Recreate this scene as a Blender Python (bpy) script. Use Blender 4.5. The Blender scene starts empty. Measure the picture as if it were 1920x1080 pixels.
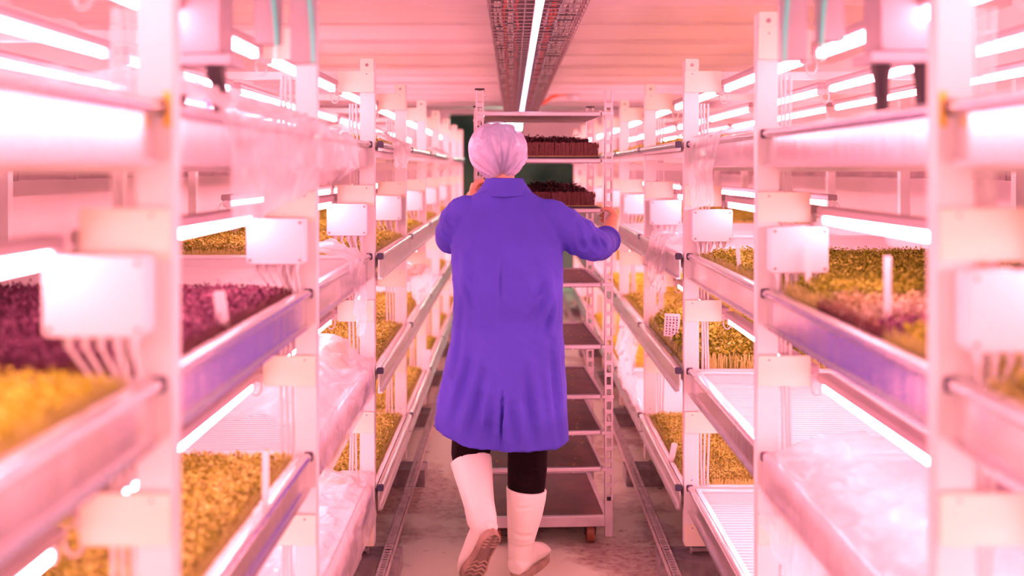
import bpy, math, random
import numpy as np
from mathutils import Vector, Matrix, noise
random.seed(7); rng = np.random.default_rng(7)
S = bpy.context.scene
COL = S.collection
PI = math.pi
F = 2016.0; CZ = 1.6; HY = 318.0
def P(px, py, Y): return Vector(((px-960)*Y/F, Y, CZ-(py-HY)*Y/F))

# ------------------------------------------------------------------ materials
def mat(name, col, rough=.5, metal=0, noise_amt=0, scale=20, bump=0, bscale=60, spec=.5, emit=None, est=0, stretch=None, col2=None):
    m = bpy.data.materials.new(name); m.use_nodes = True
    nt = m.node_tree; b = nt.nodes['Principled BSDF']
    b.inputs['Base Color'].default_value = (*col, 1); b.inputs['Roughness'].default_value = rough
    b.inputs['Metallic'].default_value = metal; b.inputs['Specular IOR Level'].default_value = spec
    tc = nt.nodes.new('ShaderNodeTexCoord'); mp = nt.nodes.new('ShaderNodeMapping')
    nt.links.new(tc.outputs['Object'], mp.inputs['Vector'])
    if stretch: mp.inputs['Scale'].default_value = stretch
    if noise_amt or col2:
        n = nt.nodes.new('ShaderNodeTexNoise'); n.inputs['Scale'].default_value = scale; n.inputs['Detail'].default_value = 5
        nt.links.new(mp.outputs[0], n.inputs['Vector'])
        r = nt.nodes.new('ShaderNodeValToRGB')
        c2 = col2 if col2 else tuple(c*(1-noise_amt) for c in col)
        r.color_ramp.elements[0].position = .35; r.color_ramp.elements[1].position = .65
        r.color_ramp.elements[0].color = (*c2, 1); r.color_ramp.elements[1].color = (*col, 1)
        nt.links.new(n.outputs['Fac'], r.inputs[0]); nt.links.new(r.outputs[0], b.inputs['Base Color'])
    if bump:
        n = nt.nodes.new('ShaderNodeTexNoise'); n.inputs['Scale'].default_value = bscale; n.inputs['Detail'].default_value = 4
        nt.links.new(mp.outputs[0], n.inputs['Vector'])
        bp = nt.nodes.new('ShaderNodeBump'); bp.inputs['Strength'].default_value = bump; bp.inputs['Distance'].default_value = .01
        nt.links.new(n.outputs['Fac'], bp.inputs['Height']); nt.links.new(bp.outputs[0], b.inputs['Normal'])
    if emit:
        b.inputs['Emission Color'].default_value = (*emit, 1); b.inputs['Emission Strength'].default_value = est
    return m

def leafmat(name, a, b_, c, patch=None):
    """leaf colour varies leaf by leaf, plus broad patches"""
    m = bpy.data.materials.new(name); m.use_nodes = True
    nt = m.node_tree; b = nt.nodes['Principled BSDF']; b.inputs['Roughness'].default_value = .55
    b.inputs['Specular IOR Level'].default_value = .25
    g = nt.nodes.new('ShaderNodeNewGeometry'); r = nt.nodes.new('ShaderNodeValToRGB')
    e = r.color_ramp.elements; e[0].color = (*a, 1); e[1].color = (*c, 1); x = e.new(.5); x.color = (*b_, 1)
    nt.links.new(g.outputs['Random Per Island'], r.inputs[0])
    tc = nt.nodes.new('ShaderNodeTexCoord'); n = nt.nodes.new('ShaderNodeTexNoise'); n.inputs['Scale'].default_value = 3.5
    n.inputs['Detail'].default_value = 3
    nt.links.new(tc.outputs['Object'], n.inputs['Vector'])
    r2 = nt.nodes.new('ShaderNodeValToRGB'); r2.color_ramp.elements[0].position = .4; r2.color_ramp.elements[1].position = .62
    p = patch if patch else tuple(v*.6 for v in b_)
    mx = nt.nodes.new('ShaderNodeMixRGB'); nt.links.new(n.outputs['Fac'], r2.inputs[0])
    r2.color_ramp.elements[0].color = (0, 0, 0, 1); r2.color_ramp.elements[1].color = (.7, .7, .7, 1)
    nt.links.new(r2.outputs[0], mx.inputs[0]); nt.links.new(r.outputs[0], mx.inputs[1]); mx.inputs[2].default_value = (*p, 1)
    nt.links.new(mx.outputs[0], b.inputs['Base Color'])
    return m

M = {}
M['white'] = mat('white_powdercoat', (.80, .80, .78), .38, 0, .05, 6)
M['plate'] = mat('cream_plate', (.90, .84, .68), .5)
M['boxp'] = mat('white_box_plastic', (.82, .80, .84), .35)
M['tray'] = mat('white_tray_plastic', (.86, .86, .86), .3, 0, .04, 8)
M['alu'] = mat('aluminium_rail', (.80, .78, .80), .20, .92, 0, bump=.12, bscale=9, stretch=(1, 3, .3))
M['alud'] = mat('trolley_metal', (.60, .56, .60), .38, .6, .15, 12)
M['galv'] = mat('galvanised', (.36, .33, .33), .5, .15, .35, 25)
M['black'] = mat('black_plastic', (.015, .012, .018), .45)
M['cap'] = mat('dark_cap', (.03, .03, .07), .4)
M['house'] = mat('fixture_housing', (.42, .36, .40), .4, .3)
M['cable'] = mat('white_cable', (.78, .76, .76), .5)
M['tealc'] = mat('teal_cable', (.12, .75, .62), .2)
M['drv'] = mat('driver_grey', (.36, .36, .40), .45, .3)
M['dark'] = mat('dark_trunking', (.20, .16, .16), .6, 0, .5, 5)
M['orange'] = mat('orange_cable', (.85, .16, .03), .45)
M['wheel'] = mat('orange_wheel', (.24, .07, .03), .5, 0, .3, 30)
M['blue'] = mat('blue_tie', (.12, .16, .6), .4)
M['paper'] = mat('paper_label', (.85, .82, .84), .6)
M['yellow'] = mat('yellow_sticker', (.85, .6, .05), .5)
M['ink'] = mat('ink', (.12, .05, .12), .6)
M['shelf'] = mat('trolley_shelf', (.11, .032, .032), .5, 0, .5, 9, bump=.15, bscale=25, spec=.3)
M['ceil'] = mat('ceiling_board', (.88, .86, .86), .55, 0, .07, 3, stretch=(.6, 5, 1))
M['wall'] = mat('wall_paint', (.74, .70, .70), .6, 0, .08, 2)
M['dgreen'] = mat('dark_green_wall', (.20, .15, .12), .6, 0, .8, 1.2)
M['lgreen'] = mat('grey_green_panel', (.36, .50, .42), .6)
M['mush'] = mat('substrate', (.75, .62, .15), .8, 0, .3, 60)
M['tube'] = mat('tube_glow', (.9, .8, .85), .4, emit=(1, .28, .35), est=38)
M['strip'] = mat('strip_glow', (.9, .9, .95), .4, emit=(.66, .62, 1.0), est=6)
M['fluo'] = mat('fluo_glow', (.9, .9, .95), .4, emit=(.62, 1.0, .85), est=80)
M['skin'] = mat('skin', (.80, .42, .26), .5, 0, .1, 14)
M['hair'] = mat('hair', (.05, .03, .025), .6)
M['rubber'] = mat('white_rubber', (.88, .90, .80), .42, 0, .05, 8, bump=.1, bscale=12)
M['scuff'] = mat('scuff', (.5, .40, .42), .5)
M['sole'] = mat('boot_sole', (.46, .34, .26), .65, 0, .35, 14)
M['soleg'] = mat('sole_groove', (.22, .16, .13), .8)
M['trouser'] = mat('black_trousers', (.008, .003, .005), .9, 0, .3, 30, spec=.1)
M['greyc'] = mat('grey_cable', (.62, .66, .60), .55, 0, .3, 30)
M['redc'] = mat('red_cable', (.50, .07, .05), .5)
M['mesht'] = mat('basket_wire', (.30, .22, .23), .45, .5)
M['frail'] = mat('strut_rail', (.62, .58, .56), .5, .25, .35, 40)
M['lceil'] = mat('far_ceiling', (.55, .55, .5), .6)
M['drvp'] = mat('driver_mauve', (.42, .36, .40), .5)
M['pan'] = mat('tray_pan', (.30, .25, .24), .6, .2)
# coat cloth: twill bump
def coat_mat():
    m = mat('blue_coat', (.062, .060, .52), .78, 0, .12, 5, bump=.08, bscale=350, spec=.2); return m
M['coat'] = coat_mat()
M['coatd'] = mat('coat_seam', (.065, .045, .45), .8)
def floor_mat():
    m = bpy.data.materials.new('concrete_floor'); m.use_nodes = True; nt = m.node_tree; b = nt.nodes['Principled BSDF']
    tc = nt.nodes.new('ShaderNodeTexCoord')
    def nz(s, d, lo, hi):
        n = nt.nodes.new('ShaderNodeTexNoise'); n.inputs['Scale'].default_value = s; n.inputs['Detail'].default_value = d
        n.inputs['Roughness'].default_value = .65
        r = nt.nodes.new('ShaderNodeValToRGB'); r.color_ramp.elements[0].position = lo; r.color_ramp.elements[1].position = hi
        nt.links.new(tc.outputs['Object'], n.inputs['Vector']); nt.links.new(n.outputs['Fac'], r.inputs[0]); return r
    a = nz(1.3, 12, .47, .56); c = nz(30, 8, .42, .66); d = nz(9, 8, .62, .72)
    m1 = nt.nodes.new('ShaderNodeMixRGB'); m1.inputs[1].default_value = (.82, .86, .68, 1); m1.inputs[2].default_value = (.30, .15, .13, 1)
    mm = nt.nodes.new('ShaderNodeMath'); mm.operation = 'MULTIPLY'
    ad = nt.nodes.new('ShaderNodeMath'); ad.operation = 'MULTIPLY_ADD'; ad.inputs[1].default_value = .5; ad.inputs[2].default_value = .5
    nt.links.new(c.outputs[0], ad.inputs[0]); nt.links.new(a.outputs[0], mm.inputs[0]); nt.links.new(ad.outputs[0], mm.inputs[1])
    nt.links.new(mm.outputs[0], m1.inputs[0])
    m2 = nt.nodes.new('ShaderNodeMixRGB'); m2.inputs[2].default_value = (.10, .06, .06, 1)
    nt.links.new(d.outputs[0], m2.inputs[0]); nt.links.new(m1.outputs[0], m2.inputs[1]); nt.links.new(m2.outputs[0], b.inputs['Base Color'])
    b.inputs['Roughness'].default_value = .42
    bp = nt.nodes.new('ShaderNodeBump'); bp.inputs['Strength'].default_value = .2; bp.inputs['Distance'].default_value = .004
    nt.links.new(c.outputs[0], bp.inputs['Height']); nt.links.new(bp.outputs[0], b.inputs['Normal'])
    return m
M['floor'] = floor_mat()
def film_mat(name, alpha, tint=(.95, .93, .95)):
    m = bpy.data.materials.new(name); m.use_nodes = True; nt = m.node_tree; nt.nodes.clear()
    o = nt.nodes.new('ShaderNodeOutputMaterial'); tr = nt.nodes.new('ShaderNodeBsdfTransparent')
    p = nt.nodes.new('ShaderNodeBsdfPrincipled'); p.inputs['Base Color'].default_value = (*tint, 1); p.inputs['Roughness'].default_value = .14
    p.inputs['Specular IOR Level'].default_value = .8
    tl = nt.nodes.new('ShaderNodeBsdfTranslucent'); tl.inputs['Color'].default_value = (*tint, 1)
    a = nt.nodes.new('ShaderNodeMixShader'); a.inputs[0].default_value = .5
    nt.links.new(p.outputs[0], a.inputs[1]); nt.links.new(tl.outputs[0], a.inputs[2])
    b = nt.nodes.new('ShaderNodeMixShader'); b.inputs[0].default_value = alpha
    nt.links.new(tr.outputs[0], b.inputs[1]); nt.links.new(a.outputs[0], b.inputs[2]); nt.links.new(b.outputs[0], o.inputs[0])
    tc = nt.nodes.new('ShaderNodeTexCoord'); n = nt.nodes.new('ShaderNodeTexNoise'); n.inputs['Scale'].default_value = 22
    n.inputs['Detail'].default_value = 2; n.inputs['Distortion'].default_value = 1.5
    bp = nt.nodes.new('ShaderNodeBump'); bp.inputs['Strength'].default_value = .5; bp.inputs['Distance'].default_value = .02
    nt.links.new(tc.outputs['Object'], n.inputs['Vector']); nt.links.new(n.outputs['Fac'], bp.inputs['Height'])
    nt.links.new(bp.outputs[0], p.inputs['Normal'])
    return m
M['film'] = film_mat('plastic_film', .60)
M['net'] = film_mat('hairnet', .78, (.60, .62, .92)); M['net'].node_tree.nodes['Mix Shader'].inputs[0].default_value = .2
G = {
 'orange': leafmat('leaf_amber', (.20, .25, .02), (.40, .42, .05), (.62, .62, .18), (.22, .25, .02)),
 'green': leafmat('leaf_green', (.20, .25, .012), (.36, .40, .03), (.55, .62, .10), (.18, .22, .012)),
 'yellow': leafmat('leaf_yellow', (.42, .48, .03), (.60, .66, .05), (.80, .85, .15)),
 'purple': leafmat('leaf_purple', (.10, .03, .07), (.23, .07, .15), (.36, .15, .25), (.17, .05, .11)),
 'pink': leafmat('leaf_rose', (.35, .30, .20), (.50, .45, .35), (.65, .60, .45), (.38, .33, .10)),
 'red': leafmat('leaf_dark_red', (.02, .006, .012), (.055, .015, .022), (.13, .035, .04)),
 'stem': mat('stem', (.14, .035, .03), .6), 'gstem': mat('green_stem', (.55, .55, .16), .6),
}

# ------------------------------------------------------------------ mesh builder
class MB:
    def __init__(s): s.v = []; s.f = []; s.m = []
    def add(s, vs, fs, m=0):
        o = len(s.v); s.v += [tuple(v) for v in vs]; s.f += [tuple(i+o for i in f) for f in fs]; s.m += [m]*len(fs); return s
    def box(s, x0, x1, y0, y1, z0, z1, m=0, T=None):
        vs = [Vector((x, y, z)) for z in (z0, z1) for y in (y0, y1) for x in (x0, x1)]
        if T: vs = [T @ v for v in vs]
        return s.add(vs, [(0, 2, 3, 1), (4, 5, 7, 6), (0, 1, 5, 4), (2, 6, 7, 3), (0, 4, 6, 2), (1, 3, 7, 5)], m)
    def rbox(s, x0, x1, y0, y1, z0, z1, r, m=0, n=3, ax='y'):
        """box with rounded edges seen along one axis"""
        if ax == 'y': a0, a1, b0, b1, c0, c1 = x0, x1, z0, z1, y0, y1
        elif ax == 'x': a0, a1, b0, b1, c0, c1 = y0, y1, z0, z1, x0, x1
        else: a0, a1, b0, b1, c0, c1 = x0, x1, y0, y1, z0, z1
        pts = []
        for cx, cy, st in ((a1-r, b1-r, 0), (a0+r, b1-r, 1), (a0+r, b0+r, 2), (a1-r, b0+r, 3)):
            for k in range(n+1):
                t = (st+k/n)*PI/2; pts.append((cx+r*math.cos(t), cy+r*math.sin(t)))
        w = {'y': lambda a, b, c: (a, c, b), 'x': lambda a, b, c: (c, a, b), 'z': lambda a, b, c: (a, b, c)}[ax]
        N = len(pts); e = min(r, .3*(c1-c0))*.5
        rings = []
        mx = sum(p[0] for p in pts)/N; my = sum(p[1] for p in pts)/N
        for c, k in ((c0, 1), (c0+e, 0), (c1-e, 0), (c1, 1)):
            rings.append([w(p[0]+(mx-p[0])*(e/max(abs(a1-a0), 1e-6)*1.6 if k else 0), p[1]+(my-p[1])*(e/max(abs(b1-b0), 1e-6)*1.6 if k else 0), c) for p in pts])
        return s.loft(rings, True, m)
    def loft(s, rings, cap=True, m=0, closed=True):
        n = len(rings[0]); vs = [v for r in rings for v in r]; fs = []
        for i in range(len(rings)-1):
            for j in range(n if closed else n-1):
                k = (j+1) % n; fs.append((i*n+j, i*n+k, (i+1)*n+k, (i+1)*n+j))
        if cap and closed:
            fs.append(tuple(range(n-1, -1, -1))); fs.append(tuple((len(rings)-1)*n+j for j in range(n)))
        return s.add(vs, fs, m)
    def tube(s, path, r, n=8, m=0, cap=True):
        path = [Vector(p) for p in path]; rs = r if isinstance(r, (list, tuple)) else [r]*len(path)
        rings = []; prev = None
        for i, p in enumerate(path):
            t = (path[min(i+1, len(path)-1)]-path[max(i-1, 0)]).normalized()
            a = prev if prev is not None else (Vector((0, 0, 1)) if abs(t.z) < .9 else Vector((1, 0, 0)))
            u = (a-t*a.dot(t)).normalized(); w = t.cross(u); prev = u
            rings.append([p+u*rs[i]*math.cos(2*PI*k/n)+w*rs[i]*math.sin(2*PI*k/n) for k in range(n)])
        return s.loft(rings, cap, m)
    def ball(s, c, r, n=16, m=0, T=None):
        c = Vector(c); r = r if isinstance(r, (list, tuple)) else (r, r, r); rings = []
        h = n//2
        for i in range(1, h):
            t = PI*i/h
            ring = [Vector((r[0]*math.sin(t)*math.cos(2*PI*k/n), r[1]*math.sin(t)*math.sin(2*PI*k/n), -r[2]*math.cos(t))) for k in range(n)]
            rings.append([(T @ v if T else v)+c for v in ring])
        return s.loft(rings, True, m)
    def prism(s, prof, y0, y1, m=0, closed=True, cap=True):
        """(x,z) profile extruded along y"""
        return s.loft([[(x, y0, z) for x, z in prof], [(x, y1, z) for x, z in prof]], cap, m, closed)
    def chain(s, pts, n=16, m=0, step=.01):
        """rounded limb through (x,y,z,r) points"""
        pts = [(Vector(p[:3]), p[3]) for p in pts]
        for (a, ra), (b, rb) in zip(pts, pts[1:]):
            s.tube([a, a.lerp(b, .5), b], [ra, (ra+rb)/2, rb], n, m)
        for a, r in pts: s.ball(a, r, n, m)
        return s
    def build(s, name, mats, parent=None, origin=None, smooth=False):
        o3 = Vector(origin) if origin is not None else None
        me = bpy.data.meshes.new(name)
        vs = s.v if o3 is None else [(v[0]-o3.x, v[1]-o3.y, v[2]-o3.z) for v in s.v]
        me.from_pydata(vs, [], s.f)
        if not isinstance(mats, (list, tuple)): mats = [mats]
        for x in mats: me.materials.append(M[x] if isinstance(x, str) else x)
        me.polygons.foreach_set('material_index', s.m)
        if smooth:
            me.polygons.foreach_set('use_smooth', [True]*len(s.f))
            if smooth != 'all': me.set_sharp_from_angle(angle=math.radians(40))
        me.update()
        o = bpy.data.objects.new(name, me); COL.objects.link(o)
        if parent is not None:
            o.parent = parent
        elif o3 is not None: o.location = o3
        return o

def tag(o, label=None, cat=None, group=None, kind=None):
    if label: o['label'] = label
    if cat: o['category'] = cat
    if group: o['group'] = group
    if kind: o['kind'] = kind
    return o
def empty(name, loc, label, cat, group=None):
    o = bpy.data.objects.new(name, None); o.empty_display_size = .05; o.location = loc; COL.objects.link(o)
    return tag(o, label, cat, group)
def base_name(o):
    return o.name.split('.')[0]
def copy_tree(o, loc=None, parent=None, label=None, flip=False):
    c = o.copy(); c.name = base_name(o); COL.objects.link(c)
    if parent: c.parent = parent
    if loc is not None: c.location = loc
    if label: c['label'] = label
    for ch in list(o.children): copy_tree(ch, None, c)
    return c
def bake(o):
    bpy.context.view_layer.update()
    dg = bpy.context.evaluated_depsgraph_get()
    me = bpy.data.meshes.new_from_object(o.evaluated_get(dg)); o.modifiers.clear(); o.data = me
    me.polygons.foreach_set('use_smooth', [True]*len(me.polygons)); me.update(); return o
def remesh(o, vox, it=6, fac=.5):
    r = o.modifiers.new('r', 'REMESH'); r.mode = 'VOXEL'; r.voxel_size = vox; r.use_smooth_shade = True
    m = o.modifiers.new('s', 'SMOOTH'); m.iterations = it; m.factor = fac
    return bake(o)
def creases(o, segs):
    """press fold lines (p0,p1,width,depth) into a mesh along its normals"""
    me = o.data; n = len(me.vertices); co = np.empty(n*3); no = np.empty(n*3)
    me.vertices.foreach_get('co', co); me.vertices.foreach_get('normal', no); co = co.reshape(-1, 3); no = no.reshape(-1, 3)
    d = np.zeros(n)
    for a, b, w, dp in segs:
        a = np.array(a); b = np.array(b); ab = b-a; t = np.clip(((co-a)@ab)/(ab@ab), 0, 1)
        q = a+t[:, None]*ab; dist = np.linalg.norm(co-q, axis=1); taper = .3+.7*np.sin(np.clip(t, .02, .98)*PI)
        d += -dp*taper*(np.exp(-(dist/w)**2) - .45*np.exp(-((dist-2*w)/w)**2))
    co += no*d[:, None]; me.vertices.foreach_set('co', co.ravel()); me.update()

def rumple(o, a=.0035):
    me = o.data
    me.update(); NN = [v.normal.copy() for v in me.vertices]
    for v, nn in zip(me.vertices, NN):
        p = v.co.copy(); q = Vector((p.x*9, p.y*9, p.z*4.0)); n1 = 1-abs(noise.noise(q)*2); n2 = 1-abs(noise.noise(Vector((p.x*7+4, p.y*7, p.z*14+p.x*9)))*2)
        v.co = p+nn*(a*(n1**3+.7*n2**4-.5))
    me.update()
# ------------------------------------------------------------------ layout
YP = [.453+1.257*i for i in range(10)]
XP = {-1: .540, 1: .677}
LV = [1.71, 1.27, .82, .36]
PLZ = [1.945, 1.497, 1.046, .608, .165]
SIDE = {-1: 'left', 1: 'right'}
BAY = ['nearest bay', 'second bay', 'third bay', 'fourth bay', 'fifth bay', 'sixth bay', 'seventh bay', 'eighth bay', 'farthest bay']
LVN = ['top', 'second', 'third', 'bottom']

# setting
def struct(o): o['kind'] = 'structure'; return o
fb = MB()
fb.box(-2.3, 2.3, -1.2, 18, -.1, 0)
for (a, b) in ((-2.3, -.23), (-.226, .36), (.364, 2.3)): fb.box(a, b, -1.2, 18, 0, .0012)
struct(fb.build('floor', 'floor'))
cb = MB(); y = -1.2; k = 0
while y < 13.0:
    w = [.42, .30, .55, .24][k % 4]; dz = [0, .018, .006, .026][k % 4]
    cb.box(-2.3, 2.3, y, min(y+w, 13.0), 2.34+dz, 2.45); y += w; k += 1
struct(cb.build('ceiling', 'ceil'))
struct(MB().box(-2.35, -2.25, -1.2, 13, 0, 2.45).build('wall_left', 'wall'))
struct(MB().box(2.25, 2.35, -1.2, 13, 0, 2.45).build('wall_right', 'wall'))
# end partition, with the passage opening and the sloping lintel
eb = MB()
eb.box(-2.3, -.76, 13, 13.1, 0, 2.34); eb.box(1.12, 2.3, 13, 13.1, 0, 2.34); eb.box(-.76, 1.12, 13, 13.1, 2.27, 2.34)
eb.add([(.12, 13.0, 2.27), (1.12, 13.0, 2.27), (1.12, 13.0, 1.42), (.70, 13.0, 1.69), (.12, 13.0, 1.69),
        (.12, 13.1, 2.27), (1.12, 13.1, 2.27), (1.12, 13.1, 1.42), (.70, 13.1, 1.69), (.12, 13.1, 1.69)],
       [(0, 1, 2, 3, 4), (9, 8, 7, 6, 5), (0, 5, 6, 1), (1, 6, 7, 2), (2, 7, 8, 3), (3, 8, 9, 4), (4, 9, 5, 0)])
struct(eb.build('wall_end', 'wall'))
rb = MB(); rb.box(-2.3, 2.3, 18, 18.1, 0, 2.6, 0); rb.box(-2.35, -2.25, 13.1, 18, 0, 2.6, 0); rb.box(2.25, 2.35, 13.1, 18, 0, 2.6, 0)

struct(rb.build('wall_far_room', 'dgreen'))
struct(MB().box(-2.3, 2.3, 13.1, 18, 2.5, 2.6).build('ceiling_far', 'lceil'))
p = MB().rbox(.2, 1.5, 15, 15.06, 0, 1.05, .02).build('partition_panel', 'lgreen', None, (.85, 15, 0))
tag(p, 'pale grey-green panel standing beyond the doorway, seen through the trolley', 'panel')
# far fluorescents
for (px, py, Y, L, rot, lab) in ((950, 226, 15.5, .5, 0, 'short greenish fluorescent lamp level across the far doorway, upper one'), (972, 240, 15.0, .22, 1, 'short greenish fluorescent lamp end-on beneath the level one in the far doorway')):
    c = P(px, py, Y); t = empty('fluorescent_lamp', c, lab, 'lamp')
    q = MB()
    if rot: q.tube([(0, -L, 0), (0, L, 0)], .035, 10)
    else: q.tube([(-L/2, 0, 0), (L/2, 0, 0)], .03, 10)
    q.build('tube', 'fluo', t, None, True)
    h = MB().box(-L/2 if not rot else -.05, L/2 if not rot else .05, -.04 if not rot else -L, .04 if not rot else L, .035, .07); h.box(-.01, .01, -.01, .01, .07, 2.5-c.z)
    h.build('housing', 'white', t)

# dark trunking along each back wall
for s in (-1, 1):
    b = MB(); b.box(s*2.18-.065, s*2.18+.065, .2, 12.9, 1.555, 1.60); 
    yy = .4
    while yy < 12.8: b.box(s*2.18-.067, s*2.18+.067, yy, yy+.02, 1.553, 1.602); yy += .6
    tag(b.build('cable_trunking', 'dark', None, (s*2.18, 6.5, 1.57)), 'dark brown cable trunking along the wall behind the %s rack' % SIDE[s], 'trunking')

# ------------------------------------------------------------------ racks
def channel_post(mb, x0, x1, y, z0, z1):
    t = .004; d = .042
    mb.box(x0, x1, y, y+t, z0, z1); mb.box(x0, x0+t, y+t, y+d, z0, z1); mb.box(x1-t, x1, y+t, y+d, z0, z1)
    mb.box(x0+t, x0+.014, y+d-t, y+d, z0, z1); mb.box(x1-.014, x1-t, y+d-t, y+d, z0, z1)
for s in (-1, 1):
    X = XP[s]
    rack = empty('growing_rack', (s*(X+.7), 0, 0), 'white steel growing rack with four shelf levels along the %s side of the aisle' % SIDE[s], 'rack')
    ox = -s*(X+.7)
    def R(a, b): a, b = sorted((s*a+ox, s*b+ox)); return a, b
    for i, y in enumerate(YP):
        m = MB(); a, b = R(X, X+.058); channel_post(m, a, b, y, .125, 2.03)
        # notch holes
        for z in np.arange(.38, 1.9, .437):
            m.tube([((a+b)/2, y-.0012, z), ((a+b)/2, y+.001, z)], .0032, 8, 1)
        po = m.build('post', ['white', 'galv'], rack)
        for kz, z in enumerate(PLZ):
            g = MB(); a2, b2 = R(X, X+.145 if kz < 4 else X+.09)
            g.rbox(a2, b2, y-.010, y-.004, z-.042, z+.042, .006)
            cx = s*(X+.03)+ox; g.tube([(cx, y-.0125, z+.03), (cx, y-.009, z+.03)], .0028, 8, 1)
            g.build('gusset_plate', ['plate', 'galv'], po)
        # top lug
        a3, b3 = R(X+.003, X+.055); g = MB(); g.rbox(a3, b3, y-.008, y-.002, 1.97, 2.035, .004); g.tube([((a3+b3)/2, y-.011, 2.01), ((a3+b3)/2, y-.007, 2.01)], .007, 8, 1)
        g.build('top_lug', ['plate', 'galv'], po)
        # cables running in the post
        c = MB()
        for q in range(3):
            cx = s*(X+.072+.013*q)+ox
            c.tube([(cx+.004*math.sin(z*9+q), y+.02, z) for z in np.arange(.3, 1.93, .12)], .0045, 6)
        c.build('riser_cable', 'cable', po, None, True)
        f = MB(); cx = s*(X+.03)+ox
        f.tube([(cx, y+.02, .085), (cx, y+.02, .14)], .007, 8); f.tube([(cx+s*.10, y+.02, .085), (cx+s*.10, y+.02, .13)], .007, 8)
        a4, b4 = R(X-.0, X+.15); f.box(a4+.03, b4-.03, y+.0, y+.04, .10, .114); f.build('levelling_foot', 'galv', po)
        # rear post
        m = MB(); a, b = R(1.98, 2.03); channel_post(m, a, b, y, .08, 2.0); m.build('rear_post', 'white', rack)
    # cross beams tie front posts to rear posts
    for i, y in enumerate(YP):
        m = MB(); a, b = R(X+.058, 1.98)
        for z in LV: m.box(a, b, y+.006, y+.036, z-.115, z-.075)
        m.box(a, b, y+.006, y+.036, 1.955, 1.985)
        m.build('cross_beam', 'white', rack)

# base channels on the floor under the posts, and the slotted floor rails
for s in (-1, 1):
    X = XP[s]
    for i, y in enumerate(YP):
        m = MB(); x0, x1 = sorted((s*(X-.10), s*1.95)); y0, y1 = y-.06, y+.10
        m.box(x0, x1, y0, y0+.005, 0, .085); m.box(x0, x1, y1-.005, y1, 0, .085); m.box(x0, x1, y0+.005, y1-.005, .0, .080)
        e = s*(X-.10)
        o = m.build('base_channel', 'galv', None, (s*1.2, y, 0))
        tag(o, 'grey steel base channel on the floor under post number %s of the %s rack' % (['one', 'two', 'three', 'four', 'five', 'six', 'seven', 'eight', 'nine', 'ten'][i], SIDE[s]), 'channel', 'base channels under the posts')
    for j in range(4):
        ya, yb = 1.2+j*3.0, 4.19+j*3.0; xc = s*(.482 if s < 0 else .602)
        yb = min(yb, 12.8)
        m = MB(); w = .019; t = .002; h = .036; zb = .0852
        m.box(xc-w, xc-w+t, ya, yb, zb, zb+h); m.box(xc+w-t, xc+w, ya, yb, zb, zb+h)
        # slotted top: edge strips and rungs
        m.box(xc-w, xc-w+.010, ya, yb, zb+h-t, zb+h); m.box(xc+w-.010, xc+w, ya, yb, zb+h-t, zb+h)
        yy = ya
        while yy < yb-.02: m.box(xc-w+.010, xc+w-.010, yy, yy+.012, zb+h-t, zb+h); yy += .026
        o = m.build('floor_rail', 'frail', None, (xc, (ya+yb)/2, zb))
        tag(o, 'slotted metal strut rail laid low along the %s rack, %s length from the camera' % (SIDE[s], ['first', 'second', 'third', 'fourth'][j]), 'rail', 'slotted floor rails')

# ------------------------------------------------------------------ trays
LEN = 1.205
def make_tray(s, hr=.102):
    W = 1.24
    t = empty('grow_tray', (0, 0, 0), 'x', 'tray', 'white grow trays')
    m = MB()
    x0, x1 = (0.02, W) if s > 0 else (-W, -.02)
    m.box(x0, x1, 0, LEN, -.062, -.052)
    yy = .03
    while yy < LEN-.03: m.box(x0+.02, x1-.02, yy, yy+.008, -.052, -.049); yy += .028
    for a in (x0, x1-.012): m.box(a, a+.012, 0, LEN, -.052, -.012)
    for a in (0, LEN-.012): m.box(x0, x1, a, a+.012, -.052, -.012)
    # rolled rims
    m.rbox(x0-.004, x1+.004, -.012, .016, -.020, -.008, .005, ax='x'); m.rbox(x0-.004, x1+.004, LEN-.016, LEN+.012, -.020, -.008, .005, ax='x')
    for a in (x0-.006, x1-.014): m.box(a, a+.020, 0, LEN, -.018, -.008)
    m.build('basin', 'tray', t)
    r = MB(); d = s
    # side rail: round bead, recessed web, bottom lip
    prof = []
    for k in range(9):
        a = -PI*.25+k*PI*1.5/8; prof.append((-d*.004-d*.011*math.cos(a)*-1*-1, -.011+.011*math.sin(a)))
    prof = [(-d*(.004+.011*math.cos(a)), -.011+.011*math.sin(a)) for a in [(-PI/2)+k*PI/6 for k in range(7)]]
    prof += [(d*.006, 0), (d*.006, -hr), (-d*.012, -hr), (-d*.012, -hr+.006), (0, -hr+.008), (0, -.024)]
    if d > 0: prof = prof[::-1]
    r.prism(prof, -.015, LEN+.015); rail = r.build('side_rail', 'alu', t, None, True)
    for a in (-.027, LEN+.013):
        c = MB(); c.rbox(-d*.004-.013, -d*.004+.013, a, a+.014, -.024, .002, .006); c.build('end_cap', 'cap', rail)
    return t
CROP = {}   # (side, bay, level) -> list
L = {}
L[(-1, 0, 1)] = 'yellow'; L[(-1, 1, 1)] = 'purple'; L[(-1, 3, 1)] = 'orange'; L[(-1, 4, 1)] = 'green'; L[(-1, 5, 1)] = 'green'; L[(-1, 6, 1)] = 'orange'; L[(-1, 7, 1)] = 'green'
L[(-1, 3, 0)] = 'orange'; L[(-1, 5, 0)] = 'orange'; L[(-1, 1, 2)] = 'orange'; L[(-1, 3, 2)] = 'orange'; L[(-1, 4, 2)] = 'orange'; L[(-1, 6, 2)] = 'green'; L[(-1, 0, 2)] = 'orange'
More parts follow.
